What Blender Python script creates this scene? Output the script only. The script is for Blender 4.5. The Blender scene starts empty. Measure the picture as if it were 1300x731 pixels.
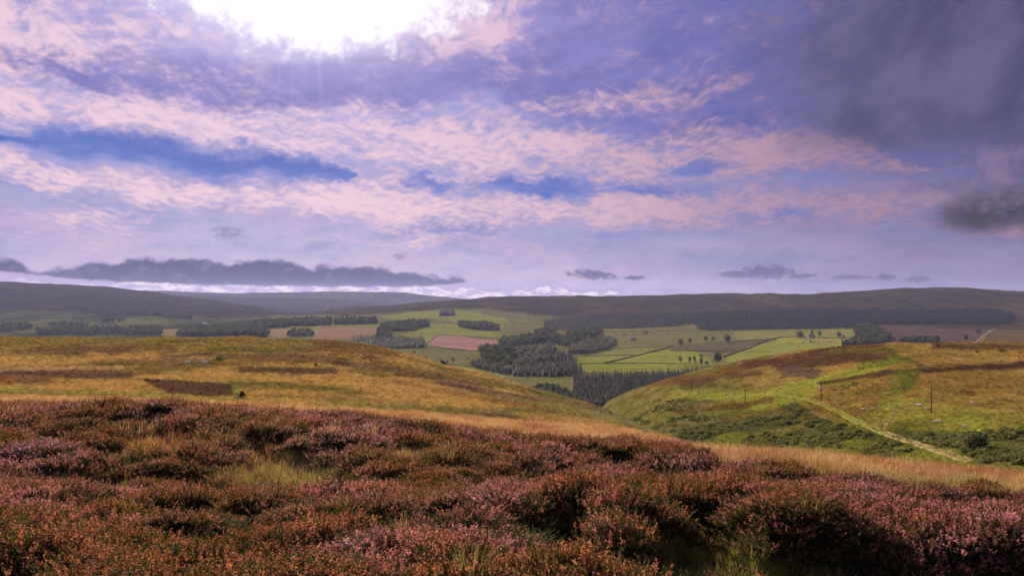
import bpy, bmesh, math, random
import numpy as np
from mathutils import Vector, Matrix

random.seed(7)
rng = np.random.default_rng(11)
PI = math.pi
sc = bpy.context.scene
col = sc.collection

# ------------------------------------------------------------------ camera
F, CX, HZ = 1020.0, 650.0, 378.0          # focal length, centre column and eye-level row, in photograph pixels
cam_d = bpy.data.cameras.new('camera'); cam = bpy.data.objects.new('camera', cam_d); col.objects.link(cam)
cam_d.sensor_width = 36; cam_d.lens = 36 * F / 1300
cam_d.shift_y = (HZ - 365.5) / 1300
cam_d.clip_start = 0.1; cam_d.clip_end = 60000
cam.location = (0, 0, 0); cam.rotation_euler = (PI/2, 0, 0)
sc.camera = cam

# ------------------------------------------------------------------ exposure, sampling
sc.view_settings.view_transform = 'Standard'; sc.view_settings.look = 'None'
sc.view_settings.gamma = 1; sc.view_settings.exposure = 1.15; sc.view_settings.use_curve_mapping = False
EXPO = 2 ** sc.view_settings.exposure
sc.render.engine = 'CYCLES'
cy = sc.cycles
cy.use_denoising = True; cy.max_bounces = 5; cy.diffuse_bounces = 2; cy.glossy_bounces = 1
cy.transmission_bounces = 2; cy.transparent_max_bounces = 8; cy.volume_bounces = 0
cy.caustics_reflective = False; cy.caustics_refractive = False
cy.use_adaptive_sampling = True; cy.adaptive_threshold = 0.02; cy.adaptive_min_samples = 12

SUN_AZ, SUN_EL = math.radians(-17), math.radians(24)

# ------------------------------------------------------------------ node expression helper
def lin(c):
    return tuple(((v/255)/12.92 if v/255 <= 0.04045 else ((v/255+0.055)/1.055)**2.4) for v in c)

class G:
    """builds shader nodes from python expressions"""
    def __init__(s, nt): s.nt = nt
    def n(s, t, **kw):
        nd = s.nt.nodes.new(t)
        for k, v in kw.items(): setattr(nd, k, v)
        return nd
    def put(s, sock, v):
        if isinstance(v, bpy.types.NodeSocket): s.nt.links.new(v, sock)
        elif isinstance(v, (tuple, list)) and sock.type == 'RGBA' and len(v) == 3: sock.default_value = (*v, 1)
        else: sock.default_value = v
    def m(s, op, a, b=0.0, c=0.0, clamp=False):
        nd = s.n('ShaderNodeMath', operation=op, use_clamp=clamp)
        s.put(nd.inputs[0], a); s.put(nd.inputs[1], b)
        if op in ('MULTIPLY_ADD', 'SMOOTH_MAX', 'SMOOTH_MIN', 'COMPARE'): s.put(nd.inputs[2], c)
        return nd.outputs[0]
    def add(s, a, b): return s.m('ADD', a, b)
    def sub(s, a, b): return s.m('SUBTRACT', a, b)
    def mul(s, a, b): return s.m('MULTIPLY', a, b)
    def mad(s, a, b, c): return s.m('MULTIPLY_ADD', a, b, c)
    def mx(s, a, b): return s.m('MAXIMUM', a, b)
    def sm(s, e0, e1, x, o0=0.0, o1=1.0):
        nd = s.n('ShaderNodeMapRange', interpolation_type='SMOOTHSTEP')
        s.put(nd.inputs[0], x); s.put(nd.inputs[1], e0); s.put(nd.inputs[2], e1); s.put(nd.inputs[3], o0); s.put(nd.inputs[4], o1)
        return nd.outputs[0]
    def lerp(s, e0, e1, x, o0=0.0, o1=1.0):
        nd = s.n('ShaderNodeMapRange', interpolation_type='LINEAR')
        s.put(nd.inputs[0], x); s.put(nd.inputs[1], e0); s.put(nd.inputs[2], e1); s.put(nd.inputs[3], o0); s.put(nd.inputs[4], o1)
        return nd.outputs[0]
    def noise(s, vec, scale, detail=4, rough=0.55, lac=2.0, dist=0.0, out=0):
        nd = s.n('ShaderNodeTexNoise')
        s.put(nd.inputs['Vector'], vec); s.put(nd.inputs['Scale'], scale); s.put(nd.inputs['Detail'], detail)
        s.put(nd.inputs['Roughness'], rough); s.put(nd.inputs['Lacunarity'], lac); s.put(nd.inputs['Distortion'], dist)
        return nd.outputs[out]
    def voro(s, vec, scale, detail=0, feature='F1', smooth=None):
        nd = s.n('ShaderNodeTexVoronoi', feature=feature)
        s.put(nd.inputs['Vector'], vec); s.put(nd.inputs['Scale'], scale)
        if 'Detail' in nd.inputs: nd.inputs['Detail'].default_value = detail
        if smooth is not None: nd.inputs['Smoothness'].default_value = smooth
        return nd.outputs['Distance']
    def xyz(s, x, y, z=0.0):
        nd = s.n('ShaderNodeCombineXYZ'); s.put(nd.inputs[0], x); s.put(nd.inputs[1], y); s.put(nd.inputs[2], z); return nd.outputs[0]
    def sep(s, v):
        nd = s.n('ShaderNodeSeparateXYZ'); s.put(nd.inputs[0], v); return nd.outputs
    def vm(s, op, a, b=(0, 0, 0), out=0):
        nd = s.n('ShaderNodeVectorMath', operation=op); s.put(nd.inputs[0], a); s.put(nd.inputs[1], b)
        return nd.outputs[out]
    def vscale(s, a, f):
        nd = s.n('ShaderNodeVectorMath', operation='SCALE'); s.put(nd.inputs[0], a); s.put(nd.inputs['Scale'], f); return nd.outputs[0]
    def mapping(s, v, loc=(0, 0, 0), rot=(0, 0, 0), scale=(1, 1, 1), kind='TEXTURE'):
        nd = s.n('ShaderNodeMapping', vector_type=kind); s.put(nd.inputs[0], v)
        nd.inputs['Location'].default_value = loc; nd.inputs['Rotation'].default_value = rot; nd.inputs['Scale'].default_value = scale
        return nd.outputs[0]
    def mix(s, f, a, b, mode='MIX'):
        nd = s.n('ShaderNodeMix', data_type='RGBA', blend_type=mode)
        s.put(nd.inputs[0], f); s.put(nd.inputs[6], a); s.put(nd.inputs[7], b)
        return nd.outputs[2]
    def ramp(s, f, stops, interp='LINEAR'):
        nd = s.n('ShaderNodeValToRGB'); r = nd.color_ramp; r.interpolation = interp
        while len(r.elements) > 1: r.elements.remove(r.elements[-1])
        r.elements[0].position = stops[0][0]; r.elements[0].color = (*stops[0][1], 1)
        for p, c in stops[1:]:
            e = r.elements.new(p); e.color = (*c, 1)
        s.put(nd.inputs[0], f); return nd.outputs[0]
    def fcurve(s, x, pts):
        """pts = (x, y) pairs, both inside 0..1"""
        nd = s.n('ShaderNodeFloatCurve'); c = nd.mapping.curves[0]
        nd.mapping.use_clip = False
        pts = sorted(pts)
        c.points[0].location = pts[0]; c.points[1].location = pts[-1]
        for p in pts[1:-1]: c.points.new(*p)
        nd.mapping.update(); s.put(nd.inputs['Value'], x); return nd.outputs[0]

# ------------------------------------------------------------------ sky
def az_of(px): return math.degrees(math.atan((px - CX) / F))
def el_of(px, py):
    a = math.atan((px - CX) / F)
    return math.degrees(math.atan((HZ - py) / F * math.cos(a)))

world = bpy.data.worlds.new('World'); sc.world = world; world.use_nodes = True
wnt = world.node_tree; wnt.nodes.clear(); g = G(wnt)
tc = g.n('ShaderNodeTexCoord').outputs['Generated']
dn = g.vm('NORMALIZE', tc)
dx, dy, dz = g.sep(dn)
AZ = g.mul(g.m('ARCTAN2', dx, dy), 180/PI)
EL = g.mul(g.m('ARCSINE', dz), 180/PI)
AE = g.xyz(AZ, EL, 0)
PLN = g.vscale(g.xyz(dx, dy, 0), g.m('DIVIDE', 1.0, g.mx(g.add(dz, 0.06), 0.02)))   # cloud-deck plane, in units of its height
# slow wandering of every outline
w1 = g.vscale(g.vm('SUBTRACT', g.noise(AE, 0.16, 3, 0.5, out=1), (0.5, 0.5, 0.5)), 1.0)
AEw = g.vm('ADD', AE, g.vm('MULTIPLY', w1, (7.0, 2.6, 0)))
w2 = g.vm('SUBTRACT', g.noise(AE, 0.55, 4, 0.6, out=1), (0.5, 0.5, 0.5))
AEf = g.vm('ADD', AEw, g.vm('MULTIPLY', w2, (3.4, 1.7, 0)))
wx, wy, _ = g.sep(AEf)
AN = g.lerp(-40, 40, wx)                        # azimuth as 0..1
def ELn(e): return (e + 2) / 32
WN = g.lerp(-2, 30, wy)
def blob(v, px, py, rx, ry, rot=0, soft=0.0, p=1.0):
    """1 inside, 0 outside an ellipse given round a direction"""
    k = math.degrees(1/F)
    q = g.mapping(v, (az_of(px), el_of(px, py), 0), (0, 0, math.radians(-rot)), (rx*k, ry*k, 1))
    return g.sm(1.0, soft, g.vm('LENGTH', q, out=1))
def band(pts):
    """pts: (px, py, half-width px) -> 1 on the line, 0 at the half-width"""
    cp = [((az_of(a)+40)/80, ELn(el_of(a, b))) for a, b, w in pts]
    wp = [((az_of(a)+40)/80, w/F*57.3*math.cos(math.atan((a-CX)/F))/32) for a, b, w in pts]
    c = g.fcurve(AN, cp); w = g.fcurve(AN, [(x, y*8) for x, y in wp])
    d = g.m('ABSOLUTE', g.sub(WN, c))
    w = g.mul(w, 0.125)
    return g.m('DIVIDE', g.sub(w, d), g.mx(w, 0.012))

# base gradient, clear air: the Nishita sky tinted towards the violet of the evening
sky = g.n('ShaderNodeTexSky', sky_type='NISHITA', sun_disc=False, sun_elevation=SUN_EL, sun_rotation=SUN_AZ,
          altitude=400, air_density=1.0, dust_density=1.2, ozone_density=2.5)
nish = g.vscale(sky.outputs[0], 0.085)
grad = g.ramp(g.lerp(0, 25, EL), [(0.0, lin((196, 178, 214))), (0.09, lin((170, 160, 206))), (0.22, lin((136, 140, 200))),
                              (0.42, lin((116, 130, 202))), (0.7, lin((112, 124, 200))), (1.0, lin((120, 130, 208)))])
base = g.mix(0.14, grad, nish)
C = base
LW = g.mul(g.m('LOGARITHM', g.mx(g.add(EL, 3.2), 0.3), math.e), 13.0)      # rows of small clouds close up towards the horizon
PW = g.vm('ADD', g.xyz(g.mul(AZ, g.add(0.62, g.m('DIVIDE', 3.0, g.mx(g.add(EL, 3.2), 1.0)))), LW, 0), g.vscale(w2, 1.6))
vn = g.noise(g.mapping(AE, (3, 5, 1), (0, 0, 0.25), (3.0, 1, 1)), 0.5, 5, 0.6)
# faint streaks of thin cloud everywhere in the lower sky
stk = g.noise(g.mapping(g.vm('ADD', AE, g.vscale(w1, 2.0)), (0, 0, 0), (0, 0, -0.04), (7, 1, 1)), 0.5, 7, 0.62)
thin = g.mul(g.sm(0.40, 0.70, stk), g.sm(14, 4, EL))
C = g.mix(g.mul(thin, 0.6), C, lin((214, 176, 204)))
C = g.mix(g.mul(g.mul(g.sm(0.54, 0.30, stk), g.sm(12, 5, EL)), 0.34), C, lin((118, 126, 196)))
# blue gaps
fbh = g.noise(g.mapping(g.vm('ADD', AE, g.vscale(w1, 3.0)), (50, 20, 0), (0, 0, 0.12), (3.0, 1.0, 1)), 0.9, 7, 0.62)
hole = band([(-200,160,6),(0,170,10),(80,177,22),(150,183,32),(230,196,38),(310,207,36),(390,218,26),(450,226,12),(520,228,-30),(1500,230,-30)])
hole = g.mx(hole, g.mul(blob(AEf, 672, 238, 125, 24), 1.0))
hole = g.mx(hole, g.mul(blob(AEf, 535, 238, 90, 14), 0.75))
hole = g.mx(hole, g.mul(blob(AEf, 820, 246, 90, 14), 0.6))
hole = g.mx(hole, g.mul(blob(AEf, 590, 292, 80, 10), 0.4))
hole = g.mx(hole, g.mul(blob(AEf, 895, 212, 110, 14), 0.55))
hole = g.mx(hole, g.mul(blob(AEf, 1005, 272, 100, 13), 0.6))
holem = g.sm(-0.2, 0.9, g.add(hole, g.mul(g.sub(fbh, .5), 1.2)))
C = g.mix(g.mul(holem, 0.97), C, g.mix(g.sm(.4, .62, stk), lin((72, 106, 186)), lin((96, 124, 198))))
# smooth violet sheet across the top
veil = g.mx(band([(-200,50,20),(0,60,25),(60,75,24),(130,92,32),(200,98,42),(300,108,42),(400,108,42),(500,100,44),(600,82,60),(700,80,100),(850,85,120),(1000,95,140),(1500,90,150)]),
            g.mul(blob(AEw, 760, 50, 420, 90), 0.9))
veilm = g.sm(0.0, 0.5, g.add(veil, g.mul(g.sub(vn, 0.5), 0.8)))
veilc = g.mix(g.sm(0.3, 0.7, vn), lin((94, 100, 168)), lin((122, 124, 192)))
C = g.mix(g.mul(veilm, 0.92), C, veilc)
# mackerel cloud: feathered sheets broken into rows of small puffs
PS = g.vm('ADD', g.xyz(g.mul(AZ, g.add(0.62, g.m('DIVIDE', 3.0, g.mx(g.add(EL, 3.2), 1.0)))), LW, 0), g.vscale(w1, 2.2))
rip = g.noise(g.mapping(PS, (0, 0, 0), (0, 0, 0.20), (1.6, 0.85, 1)), 2.6, 3, 0.55)
ripb = g.noise(g.mapping(PS, (9, 4, 0), (0, 0, -0.45), (2.6, 0.8, 1)), 1.5, 3, 0.55)
fb = g.noise(g.mapping(g.vm('ADD', AE, g.vscale(w1, 3.0)), (50, 20, 0), (0, 0, 0.12), (3.4, 1.1, 1)), 0.42, 9, 0.66)
rip2 = fb
mack = g.add(g.add(g.mul(g.sub(rip, 0.5), 1.35), g.mul(g.sub(ripb, 0.5), 1.1)), g.mul(g.sub(fb, 0.5), 2.3))
m1 = band([(-200,110,60),(0,118,50),(100,136,44),(200,150,38),(300,162,38),(400,174,50),(500,184,60),(600,188,64),(700,188,58),(800,208,48),(900,200,50),(1000,194,38),(1100,206,28),(1200,215,4),(1500,215,0)])
m2 = band([(-200,190,22),(0,202,24),(100,222,24),(200,238,24),(300,250,24),(400,250,32),(500,262,42),(600,268,34),(700,270,26),(800,270,32),(900,264,36),(1000,260,36),(1100,262,36),(1200,268,34),(1300,285,26),(1500,290,20)])
m3 = g.mx(g.mul(blob(AEf, 770, 128, 200, 30, -6), 0.75), g.mx(g.mul(blob(AEf, 20, 22, 300, 58, 5), 0.9), g.mul(blob(AEf, 600, 25, 120, 66), 0.95)))
m3 = g.mx(m3, g.mx(g.mul(blob(AEf, 560, 303, 260, 16), 0.45), g.mul(blob(AEf, 60, 268, 200, 14), 0.4)))
m3 = g.mx(m3, g.mul(blob(AEf, 920, 100, 70, 10), 0.5))
cov = g.mx(g.mx(m1, m2), m3)
mm = g.sm(-0.28, 0.95, g.add(g.m('MINIMUM', cov, 0.8), g.mul(mack, g.sm(-0.6, 0.4, cov, 0.3, 1.0))))
mm = g.mul(mm, g.sm(-0.6, 0.25, g.add(cov, g.mul(g.sub(fb, .5), 1.5))))
mm = g.mul(mm, g.sub(1.0, g.mul(g.sm(0.1, 0.7, g.add(hole, g.mul(g.sub(fb, .5), -1.5))), 0.85)))
tone = g.sm(-0.7, 0.85, g.add(mack, g.sub(g.m('MINIMUM', cov, 0.8), 0.30)))
pinkl = g.mix(tone, lin((158, 142, 200)), lin((252, 214, 222)))
pinkr = g.mix(tone, lin((122, 112, 166)), lin((206, 162, 180)))
pink = g.mix(g.sm(-16, 24, AZ), pinkl, pinkr)
C = g.mix(g.mul(mm, 0.88), C, pink)
# heavy grey cloud in the upper right
g1 = g.noise(g.mapping(AE, (1, 8, 0), (0, 0, 0.7), (1.7, 1, 1)), 0.26, 8, 0.62, 2.0, 0.3)
grey = g.mx(blob(AEw, 1290, 60, 430, 215, 8), g.mul(blob(AEw, 1130, 150, 190, 80), 0.8))
greym = g.sm(0.05, 0.8, g.add(grey, g.mul(g.sub(g1, 0.5), 0.8)))
greyc = g.mix(g.sm(0.36, 0.66, g1), lin((78, 78, 108)), lin((120, 114, 150)))
C = g.mix(g.mul(greym, 0.94), C, greyc)
C = g.mix(g.mul(g.sm(0, 34, AZ), 0.46), C, lin((78, 72, 110)))
# cumulus on the right edge
cn = g.noise(AE, 0.5, 6, 0.62)
cu = g.add(g.mx(blob(AEw, 1275, 215, 110, 42), g.mul(blob(AEw, 1200, 240, 110, 25), 0.8)), g.mul(g.sub(cn, 0.5), 1.7))
C = g.mix(g.mul(g.sm(0.3, 0.9, cu), 0.7), C, g.mix(g.sm(0.4, 0.65, cn), lin((96, 86, 116)), lin((140, 118, 148))))
# glare round the hidden sun
gl = blob(AEf, 405, -28, 330, 135, -3)
gln = g.noise(AE, 0.62, 6, 0.64)
gm = g.sm(0.26, 0.66, g.add(gl, g.mul(g.sub(gln, 0.5), 1.3)))
halo = blob(AE, 400, -20, 720, 330)
C = g.mix(g.mul(g.m('POWER', halo, 1.6), 0.36), C, lin((225, 200, 245)))
C = g.mix(gm, C, (1.02, 0.95, 1.02))
core = g.m('POWER', blob(AE, 400, -60, 330, 180), 2.0)
C = g.mix(core, C, (1.9, 1.75, 1.7))
# faint rays fanning down out of the glare
rx_ = g.sub(AZ, az_of(372)); ry_ = g.mx(g.sub(el_of(372, -330), EL), 1.0)
fan = g.m('DIVIDE', rx_, ry_)
ray = g.sm(0.50, 0.66, g.noise(g.xyz(g.mul(fan, 1.0), 3.3, 0), 26.0, 2, 0.5))
ray = g.mul(ray, blob(AE, 372, 85, 120, 75))
C = g.mix(g.mul(ray, 0.22), C, lin((215, 200, 250)))
# bright torn strip lying on the far hills
sn = g.noise(g.mapping(AE, (0, 0, 0), (0, 0, 0), (2.6, 1, 1)), 2.4, 6, 0.68)
strip = band([(-200,360,12),(0,361,12),(100,361,13),(300,366,14),(450,368,14),(600,371,10),(700,373,7),(780,374,4),(830,375,-20),(1500,376,-20)])
C = g.mix(g.mul(g.sm(-1.2, 0.3, strip), 0.45), C, lin((150, 140, 184)))
stm = g.sm(0.0, 0.6, g.add(g.m('MINIMUM', strip, 0.7), g.mul(g.sub(sn, 0.5), 2.2)))
stm = g.mul(stm, g.sm(-0.05, 0.2, strip))
C = g.mix(stm, C, g.mix(g.sm(0.40, 0.60, sn), lin((176, 158, 200)), lin((255, 232, 236))))
# low dark cumulus: bumpy tops over a flatter base
dn2 = g.noise(g.mapping(AE, (2, 3, 0), (0, 0, 0), (1.3, 1, 1)), 1.0, 6, 0.52)
bil = g.voro(g.vm('ADD', g.mapping(AE, (2, 3, 0), (0, 0, 0), (1.5, 1, 1)), g.vscale(w2, 0.5)), 1.15, 2.5, 'SMOOTH_F1', 0.3)
bump_ = g.add(g.mul(g.sub(dn2, 0.5), 1.5), g.mul(g.sub(0.42, bil), 0.9))
ANr = g.lerp(-40, 40, AZ)
def edge(pts): return g.sub(g.mul(g.fcurve(ANr, [((az_of(a)+40)/80, (el_of(a, b)+1)/8) for a, b in pts]), 8.0), 1.0)
top = edge([(-300,318),(-100,312),(0,324),(30,334),(55,342),(80,341),(110,335),(150,331),(200,324),(240,327),(290,333),(320,327),(350,328),(400,338),(450,336),(500,342),(550,348),(592,354),(604,361),(700,366),(1500,366)])
bot = edge([(-300,340),(0,346),(50,350),(80,353),(200,360),(400,364),(550,363),(600,358),(700,352),(1500,352)])
d_top = g.add(g.sub(top, EL), g.mul(g.add(bump_, 0.42), 0.5)); d_bot = g.add(g.sub(EL, bot), g.mul(g.sub(dn2, 0.5), 0.45))
dd = g.m('MINIMUM', d_top, g.mul(d_bot, 2.0))
k = g.sm(-0.10, 0.26, dd)
selfs = g.noise(g.mapping(AE, (0, -0.12, 0), (0, 0, 0), (1.2, 1, 1)), 1.7, 6, 0.62)
lit = g.add(g.mul(g.sub(bump_, 0.0), 0.9), g.mul(g.sub(selfs, 0.5), 1.8))
cc = g.mix(g.sm(-0.5, 0.7, lit), lin((80, 78, 112)), lin((132, 128, 168)))
cc = g.mix(g.sm(0.35, 0.0, d_top), cc, lin((146, 136, 180)))
C = g.mix(g.mul(k, 0.96), C, cc)
fine = g.noise(g.mapping(AE, (7, 3, 0), (0, 0, 0), (1.5, 1, 1)), 2.6, 5, 0.6)
def lens(px, py, rx, ry, rot=0):
    return blob(AE, px, py, rx, ry, rot, 0.15)
def small_clouds(C, blobs, cA, cB, amp, e1, opacity=0.95):
    d = None
    for b in blobs:
        q = lens(*b); d = q if d is None else g.mx(d, q)
    dd = g.mul(g.add(d, g.mul(g.sub(fine, 0.5), amp)), g.sm(0.0, 0.25, d))
    return g.mix(g.mul(g.sm(0.25, e1, dd), opacity), C, g.mix(g.sm(0.4, 0.62, g.add(g.mul(fine, .6), g.mul(dn2, .4))), cA, cB))
C = small_clouds(C, [(752,349,50,10,4), (806,353,26,5), (975,346,56,14), (935,348,40,7), (1018,350,30,5),  (1124,352,20,7), (1166,354,24,7), (1078,352,36,5)],
                lin((92, 84, 124)), lin((120, 108, 150)), 2.6, 0.9, 0.95)
C = small_clouds(C, [(290,295,32,11), (508,325,18,9), (1075,352,26,6)], lin((120, 108, 150)), lin((140, 126, 170)), 3.2, 1.1, 0.6)
C = small_clouds(C, [(1258,270,100,40,-3), (1340,262,120,50)], lin((58, 55, 68)), lin((80, 74, 92)), 0.5, 1.0)
C = small_clouds(C, [(1268,250,84,26,-3)], lin((92, 84, 108)), lin((118, 104, 130)), 1.2, 0.9, 0.7)
# below the horizon: dull ground colour
C = g.mix(g.sm(-1.2, -3.0, EL), C, (0.05, 0.045, 0.05))
# the part of the sky behind the photographer: plain broken cloud
back = g.sm(0.25, -0.15, dy)
C = g.mix(back, C, g.mix(g.sm(0.4, 0.65, rip2), lin((110, 118, 170)), lin((150, 150, 185))))
bgn = g.n('ShaderNodeBackground'); g.put(bgn.inputs['Color'], g.vscale(C, 10.0 / EXPO)); bgn.inputs['Strength'].default_value = 0.1
wo = g.n('ShaderNodeOutputWorld'); wnt.links.new(bgn.outputs[0], wo.inputs['Surface'])
world.cycles.sampling_method = 'MANUAL'; world.cycles.sample_map_resolution = 512

# ------------------------------------------------------------------ sun
sun_d = bpy.data.lights.new('sun', 'SUN'); sun = bpy.data.objects.new('sun', sun_d); col.objects.link(sun)
sun_d.energy = 5.0; sun_d.angle = math.radians(0.6); sun_d.color = (1.0, 0.80, 0.57)
sdir = Vector((math.sin(SUN_AZ)*math.cos(SUN_EL), math.cos(SUN_AZ)*math.cos(SUN_EL), math.sin(SUN_EL)))
sun.rotation_euler = sdir.to_track_quat('Z', 'Y').to_euler(); sun.location = sdir*400

# ------------------------------------------------------------------ numpy noise
_perm = rng.permutation(4096).astype(np.int64)
_ang = rng.random(4096)*2*PI
_gx, _gy = np.cos(_ang), np.sin(_ang)
def _h(ix, iy): return _perm[(_perm[(ix & 4095)] + iy) & 4095]
def perlin(x, y):
    x = np.asarray(x, float); y = np.asarray(y, float)
    ix = np.floor(x).astype(np.int64); iy = np.floor(y).astype(np.int64)
    fx = x-ix; fy = y-iy
    u = fx*fx*fx*(fx*(fx*6-15)+10); v = fy*fy*fy*(fy*(fy*6-15)+10)
    def gr(a, b, p, q):
        h = _h(a, b); return _gx[h]*p + _gy[h]*q
    n00 = gr(ix, iy, fx, fy); n10 = gr(ix+1, iy, fx-1, fy); n01 = gr(ix, iy+1, fx, fy-1); n11 = gr(ix+1, iy+1, fx-1, fy-1)
    return (n00*(1-u)+n10*u)*(1-v) + (n01*(1-u)+n11*u)*v
def fbm(x, y, o=4, r=0.5):
    s = 0; a = 1; f = 1
    for i in range(o):
        s = s + a*perlin(x*f+i*17.3, y*f-i*9.1); a *= r; f *= 2.03
    return s*1.4
def worley(x, y):
    x = np.asarray(x, float); y = np.asarray(y, float)
    ix = np.floor(x).astype(np.int64); iy = np.floor(y).astype(np.int64)
    best = np.full(x.shape, 9.0)
    for a in (-1, 0, 1):
        for b in (-1, 0, 1):
            h = _h(ix+a, iy+b); jx = (_perm[h] % 997)/997.0; jy = (_perm[(h+77) & 4095] % 991)/991.0
            d = (ix+a+jx-x)**2 + (iy+b+jy-y)**2
            best = np.minimum(best, d)
    return np.sqrt(best)

def pchip(xk, yk, x):
    xk = np.asarray(xk, float); yk = np.asarray(yk, float); x = np.asarray(x, float)
    h = np.diff(xk); d = np.diff(yk)/h
    m = np.zeros_like(yk)
    w1 = 2*h[1:]+h[:-1]; w2 = h[1:]+2*h[:-1]
    same = (d[:-1]*d[1:]) > 0
    with np.errstate(divide='ignore', invalid='ignore'):
        mm_ = (w1+w2)/(w1/d[:-1] + w2/d[1:])
    m[1:-1] = np.where(same, mm_, 0)
    m[0] = d[0]; m[-1] = d[-1]
    xc = np.clip(x, xk[0], xk[-1])
    i = np.clip(np.searchsorted(xk, xc, side='right')-1, 0, len(h)-1)
    t = (xc-xk[i])/h[i]
    return (yk[i]*(1+2*t)*(1-t)**2 + m[i]*h[i]*t*(1-t)**2 + yk[i+1]*t*t*(3-2*t) + m[i+1]*h[i]*t*t*(t-1))

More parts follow.
